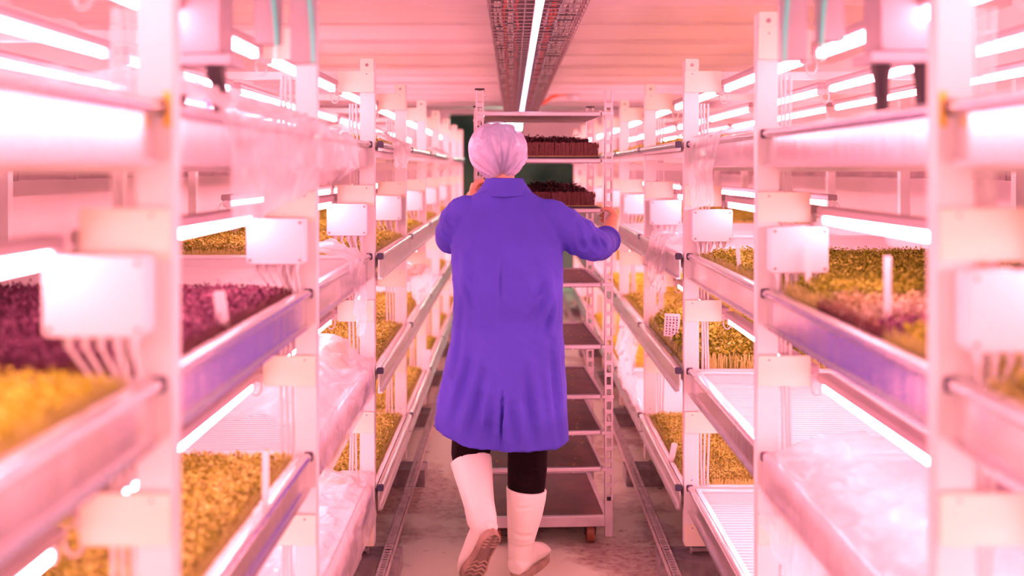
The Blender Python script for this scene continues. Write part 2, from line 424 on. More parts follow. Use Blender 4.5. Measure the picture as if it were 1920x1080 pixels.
L[(-1, 3, 3)] = 'orange'; L[(-1, 4, 3)] = 'orange'; L[(-1, 5, 3)] = 'green'; L[(-1, 6, 3)] = 'green'; L[(-1, 7, 3)] = 'orange'
L[(1, 0, 1)] = 'orange'; L[(1, 1, 1)] = 'mix'; L[(1, 2, 1)] = 'green'; L[(1, 5, 1)] = 'green'; L[(1, 6, 1)] = 'orange'; L[(1, 7, 1)] = 'green'
L[(1, 3, 0)] = 'orange'; L[(1, 4, 0)] = 'orange'; L[(1, 5, 0)] = 'green'; L[(1, 6, 0)] = 'orange'
L[(1, 3, 2)] = 'bush'; L[(1, 4, 2)] = 'orange'; L[(1, 5, 2)] = 'yellow'; L[(1, 7, 2)] = 'green'
L[(1, 3, 3)] = 'orange'; L[(1, 5, 3)] = 'yellow'; L[(1, 6, 3)] = 'yellow'; L[(1, 7, 3)] = 'green'
EMPTYW = {'yellow': 'yellow-green', 'orange': 'golden-green', 'green': 'bright green', 'purple': 'dark purple', 'mix': 'mixed', 'bush': 'bushy green'}
trayp = {}
for s in (-1, 1):
    for b in range(9):
        for l, z in enumerate(LV):
            X = XP[s]+(.025 if b <= 2 else -.018)
            loc = (s*X, YP[b]+.028, z)
            c = L.get((s, b, l)); what = 'holding %s seedlings' % EMPTYW[c] if c else 'standing empty'
            lab = 'white grow tray %s, %s level, %s, %s rack' % (what, LVN[l], BAY[b], SIDE[s])
            kk = (s, l == 0 and b >= 3)
            if kk not in trayp: t = make_tray(s, .036 if kk[1] else .102); t.location = loc; t['label'] = lab; trayp[kk] = t
            else: copy_tree(trayp[kk], loc, None, lab)

# ------------------------------------------------------------------ crops
def crop_mesh(name, w, l, n, h, leaf, bump=.012, stems=True, seed=1, edge_fall=.02, ragged=.0, sf=.12, inset=.006, sdrop=.7):
    g = np.random.default_rng(seed)
    def hf(x, y):
        v = np.array([noise.noise(Vector((a*5+seed, b*5, 0)))*.6+noise.noise(Vector((a*16, b*16+seed, 3)))*.5 for a, b in zip(x, y)])
        e = np.minimum.reduce([x, w-x, y, l-y]); return h+bump*v-edge_fall*np.exp(-(e/.03)**2)
    x = g.uniform(0, w, n); y = g.uniform(0, l, n)
    x = np.clip(x+g.normal(0, ragged, n), -.02, w+.02); y = np.clip(y+g.normal(0, ragged, n), -.02, l+.02)
    z = hf(x, y)+g.normal(0, .0045, n)*(1+h*8)
    e = np.minimum.reduce([x, w-x, y, l-y]); side = e < .02
    z[side] -= g.uniform(0, h*sdrop, side.sum())
    th = g.uniform(0, 2*PI, n); tl = np.radians(g.uniform(10, 75, n)); sz = leaf*g.uniform(.65, 1.3, n)
    u = np.stack([np.cos(th)*np.cos(tl), np.sin(th)*np.cos(tl), np.sin(tl)], 1); v = np.stack([-np.sin(th), np.cos(th), np.zeros(n)], 1)
    c = np.stack([x, y, z], 1); U = u*sz[:, None]; V = v*(sz*.42)[:, None]
    vs = np.stack([c-U*.5, c+V-U*.05, c+U*.5, c-V-U*.05], 1).reshape(-1, 3); nf = n; mi = [0]*n
    if stems:
        ns = int(n*sf)
        q = g.integers(0, 4, ns); a = g.uniform(0, 1, ns)
        sx = np.where(q == 0, a*w, np.where(q == 1, a*w, np.where(q == 2, .004, w-.004))); sy = np.where(q == 0, .004, np.where(q == 1, l-.004, a*l))
        sx = sx+g.normal(0, .004, ns); sy = sy+g.normal(0, .004, ns)
        tx = g.normal(0, .006, ns); ty = g.normal(0, .006, ns); r = .0013
        hz = h*g.uniform(.6, .95, ns)
        dx = np.where(q < 2, r, 0); dy = np.where(q < 2, 0, r)
        B = np.stack([np.stack([sx-dx, sy-dy, 0*sx], 1), np.stack([sx+dx, sy+dy, 0*sx], 1), np.stack([sx+tx+dx, sy+ty+dy, hz], 1), np.stack([sx+tx-dx, sy+ty-dy, hz], 1)], 1).reshape(-1, 3)
        vs = np.concatenate([vs, B]); nf += ns; mi += [1]*ns
    fs = np.arange(nf*4).reshape(-1, 4)
    # underlying bed
    k = 24; gx, gy = np.meshgrid(np.linspace(inset, w-inset, k), np.linspace(inset, l-inset, k)); gz = hf(gx.ravel(), gy.ravel())-.010
    base = len(vs); top = np.stack([gx.ravel(), gy.ravel(), gz], 1); bot = np.stack([gx.ravel(), gy.ravel(), 0*gz], 1)
    vs = np.concatenate([vs, top, bot]); F2 = []
    for i in range(k-1):
        for j in range(k-1): F2.append((base+i*k+j, base+i*k+j+1, base+(i+1)*k+j+1, base+(i+1)*k+j))
    K = k*k
    for j in range(k-1):
        for a, b_ in (((0, j), (0, j+1)), ((k-1, j+1), (k-1, j)), ((j+1, 0), (j, 0)), ((j, k-1), (j+1, k-1))):
            p, q_ = base+a[0]*k+a[1], base+b_[0]*k+b_[1]; F2.append((p, p+K, q_+K, q_))
    me = bpy.data.meshes.new(name)
    me.from_pydata(vs.tolist(), [], fs.tolist()+F2)
    mi += [2]*len(F2)
    me.materials.append(G['orange']); me.materials.append(G['gstem']); me.materials.append(G['green'])
    me.polygons.foreach_set('material_index', mi); me.update(); return me
BEDM = {}
def bedmat(kind):
    if kind not in BEDM:
        c = {'orange': (.30, .27, .04), 'green': (.16, .22, .02), 'yellow': (.5, .48, .03), 'purple': (.12, .03, .06), 'pink': (.45, .26, .15), 'red': (.03, .008, .01)}[kind]
        BEDM[kind] = mat('bed_'+kind, c, .8, 0, .4, 60) if kind != 'red' else mat('bed_red', (.10, .03, .028), .8, 0, .95, 1, stretch=(170, 170, 14), col2=(.012, .004, .006))
    return BEDM[kind]
CM = [crop_mesh('microgreens', 1.19, 1.165, 42000, .066, .0095, seed=k+1) for k in range(3)]
BUSH = crop_mesh('microgreens', 1.17, 1.15, 26000, .105, .016, bump=.05, seed=9, ragged=.008)
def put_crop(me, kind, loc, label, group='beds of seedlings in the trays', size=None):
    o = bpy.data.objects.new('microgreens', me); COL.objects.link(o); o.location = loc
    k3 = [G[kind], G['gstem'] if kind not in ('purple', 'pink', 'red') else G['stem'], bedmat(kind)]
    for i, m in enumerate(k3):
        o.material_slots[i].link = 'OBJECT'; o.material_slots[i].material = m
    tag(o, label, 'microgreens', group, 'stuff'); return o
LW = {'yellow': 'bright yellow-green', 'orange': 'golden-green', 'green': 'fresh green', 'purple': 'dark purple'}
for (s, b, l), kind in L.items():
    X = XP[s]+(.025 if b <= 2 else -.018); z = LV[l]-.0485; y = YP[b]+.028+.018
    def ox(w, off=.035): return X+off if s > 0 else -(X+off+w)
    place = '%s tray level, %s, %s rack' % (LVN[l], BAY[b], SIDE[s])
    if kind == 'mix':
        for kd, ya, yb, h, nm in (('yellow', 0, .36, .075, 'yellow-green seedlings at the near end'), ('purple', .37, .50, .075, 'narrow strip of dark purple seedlings in the middle'), ('pink', .51, .84, .078, 'pale rose-tinted seedlings beyond the purple strip'), ('green', .85, 1.165, .085, 'tall green seedlings at the far end')):
            me = crop_mesh('microgreens', 1.19, yb-ya, int(42000*(yb-ya)/1.16), h, .010, seed=int(ya*100)+3)
            put_crop(me, kd, (ox(1.19), y+ya, z), '%s of a mixed tray, %s' % (nm, place))
    elif kind == 'bush':
        put_crop(BUSH, 'green', (ox(1.17), y, z), 'bushy tall green seedlings with a handwritten label, ' + place)
    else:
        hz = .6 if l == 0 else 1
        put_crop(CM[(b+l) % 3], kind, (ox(1.19), y, z), 'dense mat of %s microgreens, %s' % (LW[kind], place))

# ------------------------------------------------------------------ LED fixtures
FL = 1.13
def make_led(s):
    t = empty('grow_light', (0, 0, 0), 'x', 'light', 'pink grow lights under the shelves')
    MB().rbox(-.020, .020, -.01, FL+.01, .012, .036, .006).build('housing', 'house', t, None, True)
    MB().tube([(0, .02, 0), (0, FL-.02, 0)], .0125, 10).build('tube', 'tube', t, None, True)
    for a in (0, FL-.02): MB().rbox(-.015, .015, a, a+.02, -.014, .014, .006).build('lamp_holder', 'boxp', t, None, True)
    m = MB(); pts = [(.0, -.005+.0, .015)]
    for k in range(13):
        a = -PI/2+k*2*PI/13*.95; pts.append((s*.018*math.cos(a)*.9+s*.01, -.012-.004*k/13, -.022+.026*math.sin(a+PI)))
    m.tube(pts, .003, 6); m.build('cable', 'cable', t, None, True)
    return t
ledp = {}
ROW = ['tube nearest the aisle', 'middle tube', 'tube nearest the wall']
for s in (-1, 1):
    for b in range(9):
        for l in range(4):
            for k, xo in enumerate((.155, .56, .96) if l == 0 else ((.17,) if l == 1 and b <= 2 else (.17, .60))):
                z = PLZ[l]-.033-(.0 if k == 0 else .0); loc = (s*(XP[s]+xo), YP[b]+.07, z)
                lab = 'glowing LED %s, over %s level, %s, %s rack' % (ROW[k], LVN[l], BAY[b], SIDE[s])
                if s not in ledp: t = make_led(s); t.location = loc; t['label'] = lab; ledp[s] = t
                else: copy_tree(ledp[s], loc, None, lab)

# ------------------------------------------------------------------ junction boxes
def make_jbox(s):
    t = empty('junction_box', (0, 0, 0), 'x', 'junction box', 'white junction boxes on the posts')
    MB().rbox(-.077, .077, .012, .058, 0, .123, .008).build('body', 'boxp', t, None, True)
    lid = MB().rbox(-.0785, .0785, -.002, .012, -.001, .124, .010).build('lid', 'boxp', t, None, True)
    for a in (-.067, .067):
        for c in (.011, .112): MB().tube([(a, -.005, c), (a, 0, c)], .0042, 8).build('screw', 'galv', lid)
    for k in range(5):
        x = -.05+.025*k
        MB().tube([(x, .03, 0), (x, .03, -.012), (x, .03, -.0121), (x, .03, -.024)], [.0095, .0095, .007, .006], 8).build('cable_gland', 'boxp', t, None, True)
        ex = -s*(.045)+.006*k
        pts = [Vector((x, .03, -.02)).lerp(Vector((ex, .045, -.11)), u)+Vector((0, 0, -.02*math.sin(u*PI)*(1-.1*k))) for u in np.linspace(0, 1, 7)]
        MB().tube(pts, .0036, 6).build('cable', 'cable', t, None, True)
    return t
jp = {}
for s in (-1, 1):
    for i in range(1, 8):
        loc = (s*(XP[s]+.105), YP[i]-.055+.0, 1.345)
        if s < 0: loc = (s*(XP[s]+.098), YP[i]-.070, 1.345)
        else: loc = (s*(XP[s]+.098), YP[i]-.070, 1.322)
        lab = 'white junction box with cables below, on post %s from the camera, %s rack' % (['', 'two', 'three', 'four', 'five', 'six', 'seven', 'eight'][i], SIDE[s])
        lab = lab.replace('post two', 'the nearest visible post').replace(' from the camera', '' if i == 1 else ' from the camera')
        if s not in jp: t = make_jbox(s); t.location = loc; t['label'] = lab; jp[s] = t
        else: copy_tree(jp[s], loc, None, lab)

# ------------------------------------------------------------------ ceiling cable basket with LED strip
bk = empty('cable_basket', (.09, 5, 2.2), 'brown wire cable basket hung under the middle of the ceiling', 'cable tray')
X0, X1, ZB = -.085, .268, 2.185; y0, y1 = 1.0, 12.6
def L3(x, y, z): return (x-.09, y-5, z-2.2)
m = MB()
for x in np.linspace(X0, X1, 9): m.tube([L3(x, y0, ZB), L3(x, y1, ZB)], .0028, 5)
for z in (ZB+.03, ZB+.06):
    for x in (X0-.004, X1+.004): m.tube([L3(x, y0, z), L3(x, y1, z)], .0028, 5)
y = y0
while y < y1:
    m.tube([L3(X0-.004, y, ZB+.06), L3(X0-.002, y, ZB), L3(X1+.002, y, ZB), L3(X1+.004, y, ZB+.06)], .0028, 5); y += .10
m.build('wire_mesh', 'mesht', bk)
m = MB()
for y in np.arange(1.6, 12.6, 1.8):
    for x in (X0, X1): m.tube([L3(x, y, ZB+.05), L3(x, y, 2.35)], .004, 6)
m.build('hanger_rod', 'galv', bk)
MB().box(X0-.09, X1-.09, y0-5, y1-5, .055, .060).build('cover_sheet', 'dark', bk)
def runs(xs, r, matn, wob, lab, name='power_cable', z=None):
    for q, x in enumerate(xs):
        c = MB(); pts = []
        for k, yy in enumerate(np.arange(y0+.02, y1-.02, .09)):
            pts.append((x+wob*math.sin(yy*7+q*2.1)+wob*.6*math.sin(yy*17+q), yy, (z or ZB+r+.003)+.002*math.sin(yy*11+q)))
        c.tube(pts, r, 6); o = c.build(name, matn, None, (x, 6, ZB), True)
        tag(o, lab[q], 'cable', 'cables lying in the ceiling basket')
nth = ['leftmost', 'second from the left', 'third from the left', 'fourth from the left']
runs([-.062, -.045, -.012, .0], .0065, 'greyc', .0035, ['grey cable in the ceiling basket left of the light strip, %s' % n for n in nth])
runs([-.030, .018], .006, 'redc', .005, ['dull red cable in the ceiling basket between the grey ones, far left', 'dull red cable in the ceiling basket just left of the light strip'])
runs([.138, .148, .158], .007, 'redc', .005, ['bright red cable right of the light strip, %s of three' % n for n in ('left one', 'middle one', 'right one')])
runs([.182, .196, .215, .232], .0075, 'greyc', .004, ['grey cable in the ceiling basket right of the light strip, %s' % n for n in nth])
# cable ties (part of basket)
m = MB()
for q, yy in enumerate(np.arange(1.3, 12.5, .33)):
    for a, b in ((-.07, -.037), (-.02, .006), (.13, .165), (.175, .24)):
        o_ = .1*math.sin(q*3+a*90); m.box(a-.09, b-.09, yy+o_-5, yy+o_+.006-5, ZB-2.2-.006, ZB-2.2-.003)
tag(m.build('cable_tie', 'black', bk), kind='stuff')
ls = empty('strip_light', (.0955, 5, 2.17), 'long cold-white LED strip light glowing under the ceiling cable basket', 'light')
MB().rbox(-.016, .016, 1.2-5, 10.7-5, .003, .018, .004).build('housing', 'boxp', ls)
hb = MB(); [hb.tube([(0, y-5, .015), (0, y-5, .19)], .0025, 5) for y in (1.7, 3.5, 5.3, 7.1, 8.9)]; hb.build('hanger_wire', 'galv', ls)
MB().rbox(-.013, .013, 1.2-5, 10.7-5, -.008, .004, .005).build('diffuser', 'strip', ls, None, True)
# orange lead on the ceiling
Y = 10.7
pl = empty('orange_lead', P(1085, 180, Y), 'bright orange cable curling out of the ceiling basket to a grey plug', 'cable')
c0 = P(1085, 180, Y)
pts = [P(a, b, Y)-c0 for a, b in ((1002, 180), (1001, 190), (1006, 196), (1016, 195), (1026, 188), (1036, 181), (1050, 177), (1066, 177))]
MB().tube(pts, .017, 8).build('cord', 'orange', pl, None, True)
a = P(1064, 177, Y)-c0; b = P(1086, 179, Y)-c0
MB().tube([a, a.lerp(b, .5), b], [.016, .024, .022], 10).build('plug', 'galv', pl, None, True)
c = P(1074, 188, 10.7); sm = MB().tube([(0, 0, .0), (0, 0, .03), (0, 0, 2.34-c.z)], [.05, .065, .065], 20).build('smoke_alarm', 'boxp', None, None, True); sm.location = c
tag(sm, 'round white detector on the ceiling beside the orange plug', 'detector')

# ------------------------------------------------------------------ hanging driver boxes near camera
def driver(s, X, Y, lab):
    t = empty('light_driver', (s*X, Y, 1.80), lab, 'power supply')
    MB().rbox(-.065, .065, -.05, .05, .035, .26, .012).build('body', 'drvp', t, None, True)
    MB().box(-.085, .085, -.06, .06, .015, .035).build('mounting_plate', 'drv', t)
    for k, x in enumerate((-.15, -.225)):
        o = MB(); o.rbox(s*x-.028, s*x+.028, -.012, .012, .06 if k == 0 else .02, .30, .006); o.build('side_panel', 'drv', t, None, True)
        c = MB(); c.tube([(s*x-.022*s+.03*s*(u**2), -.018, .02+.26*u) for u in np.linspace(0, 1, 9)], .0045, 6); c.build('teal_wire', 'tealc', t, None, True)
    o = MB(); o.box(min(-s*.24, s*.05), max(-s*.24, s*.05), .0, .02, .27, .30); o.build('bracket', 'drv', t)
    for k, (x, l) in enumerate(((-.045, .085), (.04, .10))):
        c = MB(); c.tube([(x, 0, .02), (x, 0, -.0), (x+.004, .01, -.02), (x+.006, .01, -l)], [.021, .021, .017, .014], 8); c.build('plug', 'black', t, None, True)
    c = MB(); c.tube([(s*.085, .02, .30), (s*.088, .02, .15), (s*.06, .02, .03), (s*.05, .01, -.075)], .020 if s > 0 else .012, 8); c.build('power_cable', 'black', t, None, True)
    c = MB(); c.box(-.01, .01, -.01, .01, .26, .54); c.build('hanger', 'galv', t)
driver(-1, .66, 2.25, 'white driver box with black plugs hanging over the top tray, upper left of the picture')
driver(1, .80, 2.2, 'white driver box with black cables hanging over the top tray, upper right of the picture')

# ------------------------------------------------------------------ plastic film
def film(label, ctrl, amp=.02, seed=0, nu=60, nv=60, fold=1.0):
    """ctrl: grid of control points, Catmull-free bilinear patch with crumpling"""
    R_ = len(ctrl); C_ = len(ctrl[0]); cen = sum((Vector(p) for r in ctrl for p in r), Vector())/(R_*C_)
    def at(u, v):
        a = u*(R_-1); b = v*(C_-1); i = min(int(a), R_-2); j = min(int(b), C_-2); fa = a-i; fb_ = b-j
        fa = fa*fa*(3-2*fa)*.5+fa*.5; fb_ = fb_*fb_*(3-2*fb_)*.5+fb_*.5
        return Vector(ctrl[i][j]).lerp(Vector(ctrl[i][j+1]), fb_).lerp(Vector(ctrl[i+1][j]).lerp(Vector(ctrl[i+1][j+1]), fb_), fa)
    vs = []
    for i in range(nu+1):
        for j in range(nv+1):
            p = at(i/nu, j/nv); q = p*7*fold+Vector((seed*3.1, seed, 0))
            r = 1-abs(noise.noise(q)*2); r2 = noise.noise(q*3.1); r3 = 1-abs(noise.noise(q*2.2+Vector((5, 1, 2)))*2)
            d = amp*(.7*r+.25*r2+.4*r3-.6)
            vs.append(p-cen+Vector((d*.6, d*.35, d)))
    fs = [(i*(nv+1)+j, i*(nv+1)+j+1, (i+1)*(nv+1)+j+1, (i+1)*(nv+1)+j) for i in range(nu) for j in range(nv)]
    m = MB(); m.add(vs, fs); o = m.build('plastic_film', 'film', None, None, 'all'); o.location = cen
    tag(o, label, 'plastic sheet', 'loose sheets of clear plastic film'); return o
def V(x, y, z): return (x, y, z)
# left, third bay: big sheets over third and bottom levels, hanging over the rail
XL = -.545
film('large crinkled clear plastic sheet over the third-level tray, left rack, hanging over its rail',
     [[V(-1.75, 3.05, .86), V(-1.75, 3.6, .88), V(-1.75, 4.1, .88)], [V(-1.1, 3.05, .87), V(-1.1, 3.6, .91), V(-1.1, 4.12, .96)],
      [V(-.72, 3.05, .89), V(-.70, 3.6, .93), V(-.68, 4.14, .97)], [V(XL, 3.05, .86), V(XL, 3.6, .87), V(XL+.005, 4.16, .86)], [V(XL+.01, 3.05, .70), V(XL+.012, 3.6, .72), V(XL+.015, 4.16, .74)]], .03, 1, 70, 60)
film('crinkled clear plastic sheet draped over the bottom-level tray, left rack, third bay',
     [[V(-1.75, 3.05, .40), V(-1.75, 4.15, .40)], [V(-1.1, 3.05, .42), V(-1.1, 4.12, .44)], [V(-.7, 3.05, .44), V(-.68, 4.14, .45)],
      [V(XL, 3.05, .42), V(XL, 4.18, .415)], [V(XL+.01, 3.05, .24), V(XL+.012, 4.18, .22)]], .028, 2, 70, 60)
film('narrow white plastic sheet hanging over the second-level rail, left rack, third bay',
     [[V(-.86, 3.55, 1.30), V(-.86, 4.05, 1.32)], [V(-.66, 3.6, 1.33), V(-.66, 4.08, 1.33)], [V(XL, 3.62, 1.29), V(XL-.0, 4.0, 1.27)], [V(XL+.01, 3.66, 1.13), V(XL+.005, 4.0, 1.10)], [V(XL+.012, 3.7, 1.02), V(XL+.0, 3.95, .98)]], .025, 3, 50, 40, 1.3)
film('big pale plastic sheet draped over the top rail, left rack, second and third bays',
     [[V(-.95, 1.95, 1.79), V(-.95, 2.6, 1.76), V(-.95, 3.6, 1.73)], [V(-.62, 1.95, 1.77), V(-.60, 2.6, 1.76), V(-.62, 3.6, 1.72)], [V(XL+.02, 1.95, 1.72), V(-.50, 2.5, 1.73), V(-.50, 3.5, 1.69)],
      [V(XL+.025, 1.97, 1.60), V(-.485, 2.55, 1.60), V(-.485, 3.4, 1.60)], [V(XL+.03, 2.0, 1.49), V(-.50, 2.45, 1.53), V(-.52, 3.3, 1.585)]], .03, 4, 60, 70)
film('small clear plastic sheet over the top rail, left rack, fourth bay',
     [[V(-.9, 4.4, 1.78), V(-.9, 5.3, 1.76)], [V(-.6, 4.45, 1.79), V(-.58, 5.3, 1.74)], [V(-.50, 4.5, 1.72), V(-.49, 5.2, 1.70)], [V(-.50, 4.6, 1.60), V(-.49, 5.1, 1.63)]], .03, 5, 40, 40)
film('small white plastic sheet poking into the aisle from the top left rail, far back',
     [[V(-.8, 7.0, 1.74), V(-.8, 7.7, 1.74)], [V(-.52, 7.0, 1.74), V(-.50, 7.6, 1.74)], [V(-.42, 7.2, 1.68), V(-.40, 7.5, 1.68)], [V(-.50, 7.1, 1.60), V(-.48, 7.5, 1.60)]], .02, 6, 30, 30)
film('crumpled clear plastic sheet over the third-level tray, left rack, fifth bay',
     [[V(-1.3, 5.6, 1.0), V(-1.3, 6.6, .98)], [V(-.8, 5.6, 1.05), V(-.8, 6.6, 1.05)], [V(-.52, 5.65, 1.02), V(-.51, 6.6, 1.0)], [V(-.50, 5.7, .88), V(-.49, 6.5, .86)]], .05, 7, 50, 50)
XR = .68
film('large clear plastic sheet over the third-level tray, right rack, second bay, falling over its rail',
     [[V(1.9, 1.75, .87), V(1.9, 2.3, .88), V(1.9, 2.85, .88)], [V(1.2, 1.75, .87), V(1.2, 2.3, .90), V(1.2, 2.85, .90)], [V(.85, 1.75, .86), V(.85, 2.3, .88), V(.85, 2.88, .89)],
      [V(XR+.0, 1.75, .85), V(XR+.0, 2.3, .85), V(XR+.0, 2.9, .84)], [V(XR-.02, 1.75, .60), V(XR-.03, 2.3, .58), V(XR-.02, 2.86, .66)]], .022, 8, 70, 60)
film('clear plastic bag hanging over the top rail, right rack, third bay',
     [[V(.95, 3.55, 1.74), V(.95, 4.0, 1.74)], [V(.75, 3.55, 1.745), V(.75, 4.0, 1.745)], [V(.678, 3.5, 1.72), V(.678, 4.08, 1.72)], [V(.66, 3.52, 1.60), V(.66, 4.05, 1.58)], [V(.67, 3.56, 1.48), V(.67, 3.98, 1.46)]], .02, 9, 50, 40)
film('crumpled white plastic bag hanging from the second-level rail, right rack, fourth bay',
     [[V(.85, 4.5, 1.30), V(.85, 4.95, 1.31)], [V(.64, 4.45, 1.32), V(.64, 4.95, 1.31)], [V(.625, 4.42, 1.20), V(.62, 4.98, 1.20)], [V(.63, 4.45, 1.08), V(.63, 4.9, 1.05)]], .035, 10, 50, 40, 1.6)
film('bunched white plastic sheet hanging below the third-level rail, right rack, fifth bay',
     [[V(.80, 5.6, .84), V(.80, 6.4, .84)], [V(.66, 5.6, .74), V(.66, 6.5, .74)], [V(.64, 5.62, .55), V(.63, 6.5, .55)], [V(.66, 5.65, .33), V(.66, 6.4, .30)]], .04, 11, 50, 50, 1.4)
film('clear plastic sheet covering the bottom tray, right rack, second bay',
     [[V(1.9, 1.8, .40), V(1.9, 2.9, .40)], [V(1.1, 1.8, .43), V(1.1, 2.9, .42)], [V(.72, 1.8, .42), V(.72, 2.9, .41)], [V(.675, 1.8, .30), V(.675, 2.9, .30)]], .03, 12, 50, 50)
film('bundle of clear plastic film tied over the second-level tray, left rack, seventh bay',
     [[V(-1.0, 8.1, 1.0), V(-1.0, 8.9, 1.0)], [V(-.6, 8.1, 1.06), V(-.6, 8.9, 1.05)], [V(-.5, 8.2, 1.0), V(-.5, 8.8, .98)], [V(-.5, 8.2, .86), V(-.5, 8.8, .86)]], .05, 13, 30, 30)

# ------------------------------------------------------------------ plant labels and stakes
def stake(px, py, Y, h, w, lab, lean=0, board=None, text=False, name='plant_label'):
    top = P(px, py, Y); t = empty(name, (top.x, Y, top.z-h), lab, 'label', 'plant labels stuck in the trays')
    m = MB(); T = Matrix.Rotation(lean, 4, 'Y')
    m.rbox(-w/2, w/2, -.001, .001, 0, h, w*.2); 
    m.v = [tuple(T @ Vector(v)) for v in m.v]; m.build('stake', 'paper', t)
    if board:
        bw, bh = board; m = MB(); m.box(-bw/2, bw/2, -.003, -.001, h-bh, h); m.v = [tuple(T @ Vector(v)) for v in m.v]; bd = m.build('card', 'paper', t)
        if text:
            m = MB(); rr = random.Random(3)
            for c in range(4):
                zz = h-.012
                while zz > h-bh+.01:
                    l_ = rr.uniform(.004, .010); x = -bw/2+bw*(c+.7)/4.6
                    m.box(x-.003, x+rr.uniform(.001, .005), -.0042, -.003, zz-l_, zz); zz -= l_+rr.uniform(.003, .006)
            m.v = [tuple(T @ Vector(v)) for v in m.v]; m.build('handwriting', 'ink', bd)
    return t
stake(1258, 588, 4.75, .13, .012, 'pink-white card with dark handwriting stuck in the bushy seedlings, right rack', .05, (.068, .10), True)
stake(1224, 562, 5.7, .11, .022, 'white plant label leaning in seedlings beyond the handwritten card, right rack', .4)
stake(1390, 455, 3.6, .17, .014, 'tall thin white stake in the green seedlings of the third bay, right rack', -.08)
stake(1664, 480, 2.3, .18, .016, 'tall white stake in the mixed tray nearest the camera, right rack', 0)
stake(1516, 455, 2.85, .14, .016, 'white stake at the far end of the mixed tray, right rack', 0)
stake(420, 545, 2.3, .09, .026, 'white plant label at the rail of the dark purple seedlings, left rack', -.12)
stake(498, 845, 2.5, .15, .016, 'white stake in the golden-green tray below the purple seedlings, left rack', 0)
stake(797, 655, 6.6, .13, .05, 'white paper tag hanging in the green seedlings near the coat, left rack', .1)
stake(1258, 822, 5.0, .10, .014, 'thin white label in the bottom tray seedlings, right rack, far one', .15)
stake(1258+0, 830, 4.6, .08, .026, 'wide white label in the bottom tray seedlings, right rack, near one', .2)
stake(800-88, 470, 5.1, .12, .016, 'thin white stake in the golden seedlings behind the fourth junction box, left rack', 0)
# yellow stickers on the two nearest posts
for s in (-1, 1):
    m = MB().box(-.006, .006, -.0006, .0006, -.028, .028); o = m.build('sticker', 'yellow'); 
    o.location = (s*(XP[s]+(.008)), YP[1]-.002, 1.6+(318-205)/1179.)
    tag(o, 'small yellow sticker on the nearest visible post of the %s rack' % SIDE[s], 'sticker')
# blue cable ties at film corners
for px, py, Y, lab in ((655, 512, 4.0, 'blue plastic tie at the second-level rail of the left rack'), (688, 715, 4.2, 'blue plastic tie at the third-level sheet corner, left rack'), (692, 930, 4.2, 'blue plastic tie at the bottom-level sheet corner, left rack'), (393, 190, 2.4, 'blue plastic tie on the sheet over the top rail, upper left')):
    c = P(px, py, Y); m = MB()
    m.tube([(-.010*math.cos(a), .004*math.sin(a*2), .012*math.sin(a)) for a in np.linspace(0, 5.5, 12)], .0022, 6); m.tube([(0, -.004, .0), (.006, -.006, -.03), (.014, -.006, -.055)], .002, 6); m.tube([(0, -.004, .0), (-.008, -.006, -.045)], .002, 6)
    o = m.build('cable_tie', 'blue', None, None, True); o.location = c; tag(o, lab, 'tie', 'blue cable ties')

# ------------------------------------------------------------------ trolley
TX, TY = .137, 4.56
yaw = math.radians(2.7); TR = Matrix.Translation((TX, TY, 0)) @ Matrix.Rotation(yaw, 4, 'Z')
tr = empty('shelf_trolley', (TX, TY, 0), 'tall grey metal shelf trolley on castors, pushed along the aisle by the worker', 'trolley')
tr.rotation_euler.z = yaw
HW, D = .274, .66
def upright(x, y, top, name='upright'):
    m = MB(); z0 = .043
    m.rbox(x-.017, x+.017, y-.012, y+.012, z0, .20, .003)
    for a in (x-.017, x+.010): m.box(a, a+.007, y-.012, y+.012, .20, top)
    z = .20
    while z < top-.02:
        m.box(x-.010, x+.010, y-.010, y-.007, z, z+.018); z += .052
    m.box(x-.010, x+.010, y+.008, y+.012, .2, top-.05) if False else None
    u = m.build(name, 'alud', tr)
    if not (x > 0 and y < .1): MB().box(x-.020, x+.020, y-.014, y+.014, top, top+.008).build('top_cap', 'black', u)
    c = MB(); c.box(x-.009, x+.009, y-.0125, y-.006, .195, .212); c.build('plug', 'black', u)
    return u
upright(-HW, 0, 1.935); upright(HW, 0, 1.935); upright(HW, D, 1.90); upright(-HW, D, 1.90)
SZ = [1.842, 1.643, 1.431, 1.116, .853, .641, .488, .333]
for z in SZ:
    m = MB(); a = HW-.022
    m.rbox(-a, a-.012, -.010, .008, z-.016, z+.004, .005, ax='x'); m.rbox(-a, a-.012, D-.008, D+.010, z-.014, z+.006, .004, ax='x')
    for x in (-a, a-.010): m.box(x, x+.010, .008, D-.008, z-.012, z+.008)
    for x in (-.12, .12): m.tube([(x, -.011, z-.016), (x, -.011, z-.012)], .004, 6)
    sh = m.build('shelf', 'alud', tr)
    MB().box(-a+.010, a-.010, .008, D-.008, z-.006, z-.002).build('shelf_board', 'shelf' if z < 1.7 else 'pan', sh)
    b = MB()
    for y in (.0, D):
        for x in (-HW, HW): b.box(x-.02 if x < 0 else x-.03, x+.03 if x < 0 else x+.02, y-.015, y+.0, z-.010, z+.002)
    b.build('shelf_clip', 'alud', sh)
m = MB(); m.rbox(-HW+.017, HW-.017, -.012, .010, .085, .132, .004, ax='x'); m.rbox(-HW+.017, HW-.017, D-.010, D+.012, .085, .132, .004, ax='x')
for x in (-HW, HW-.02): m.box(x, x+.02, .012, D-.012, .09, .13)
bf = m.build('base_frame', 'alud', tr)
MB().box(-HW+.02, HW-.02, .01, D-.01, .122, .127).build('base_board', 'shelf', bf)
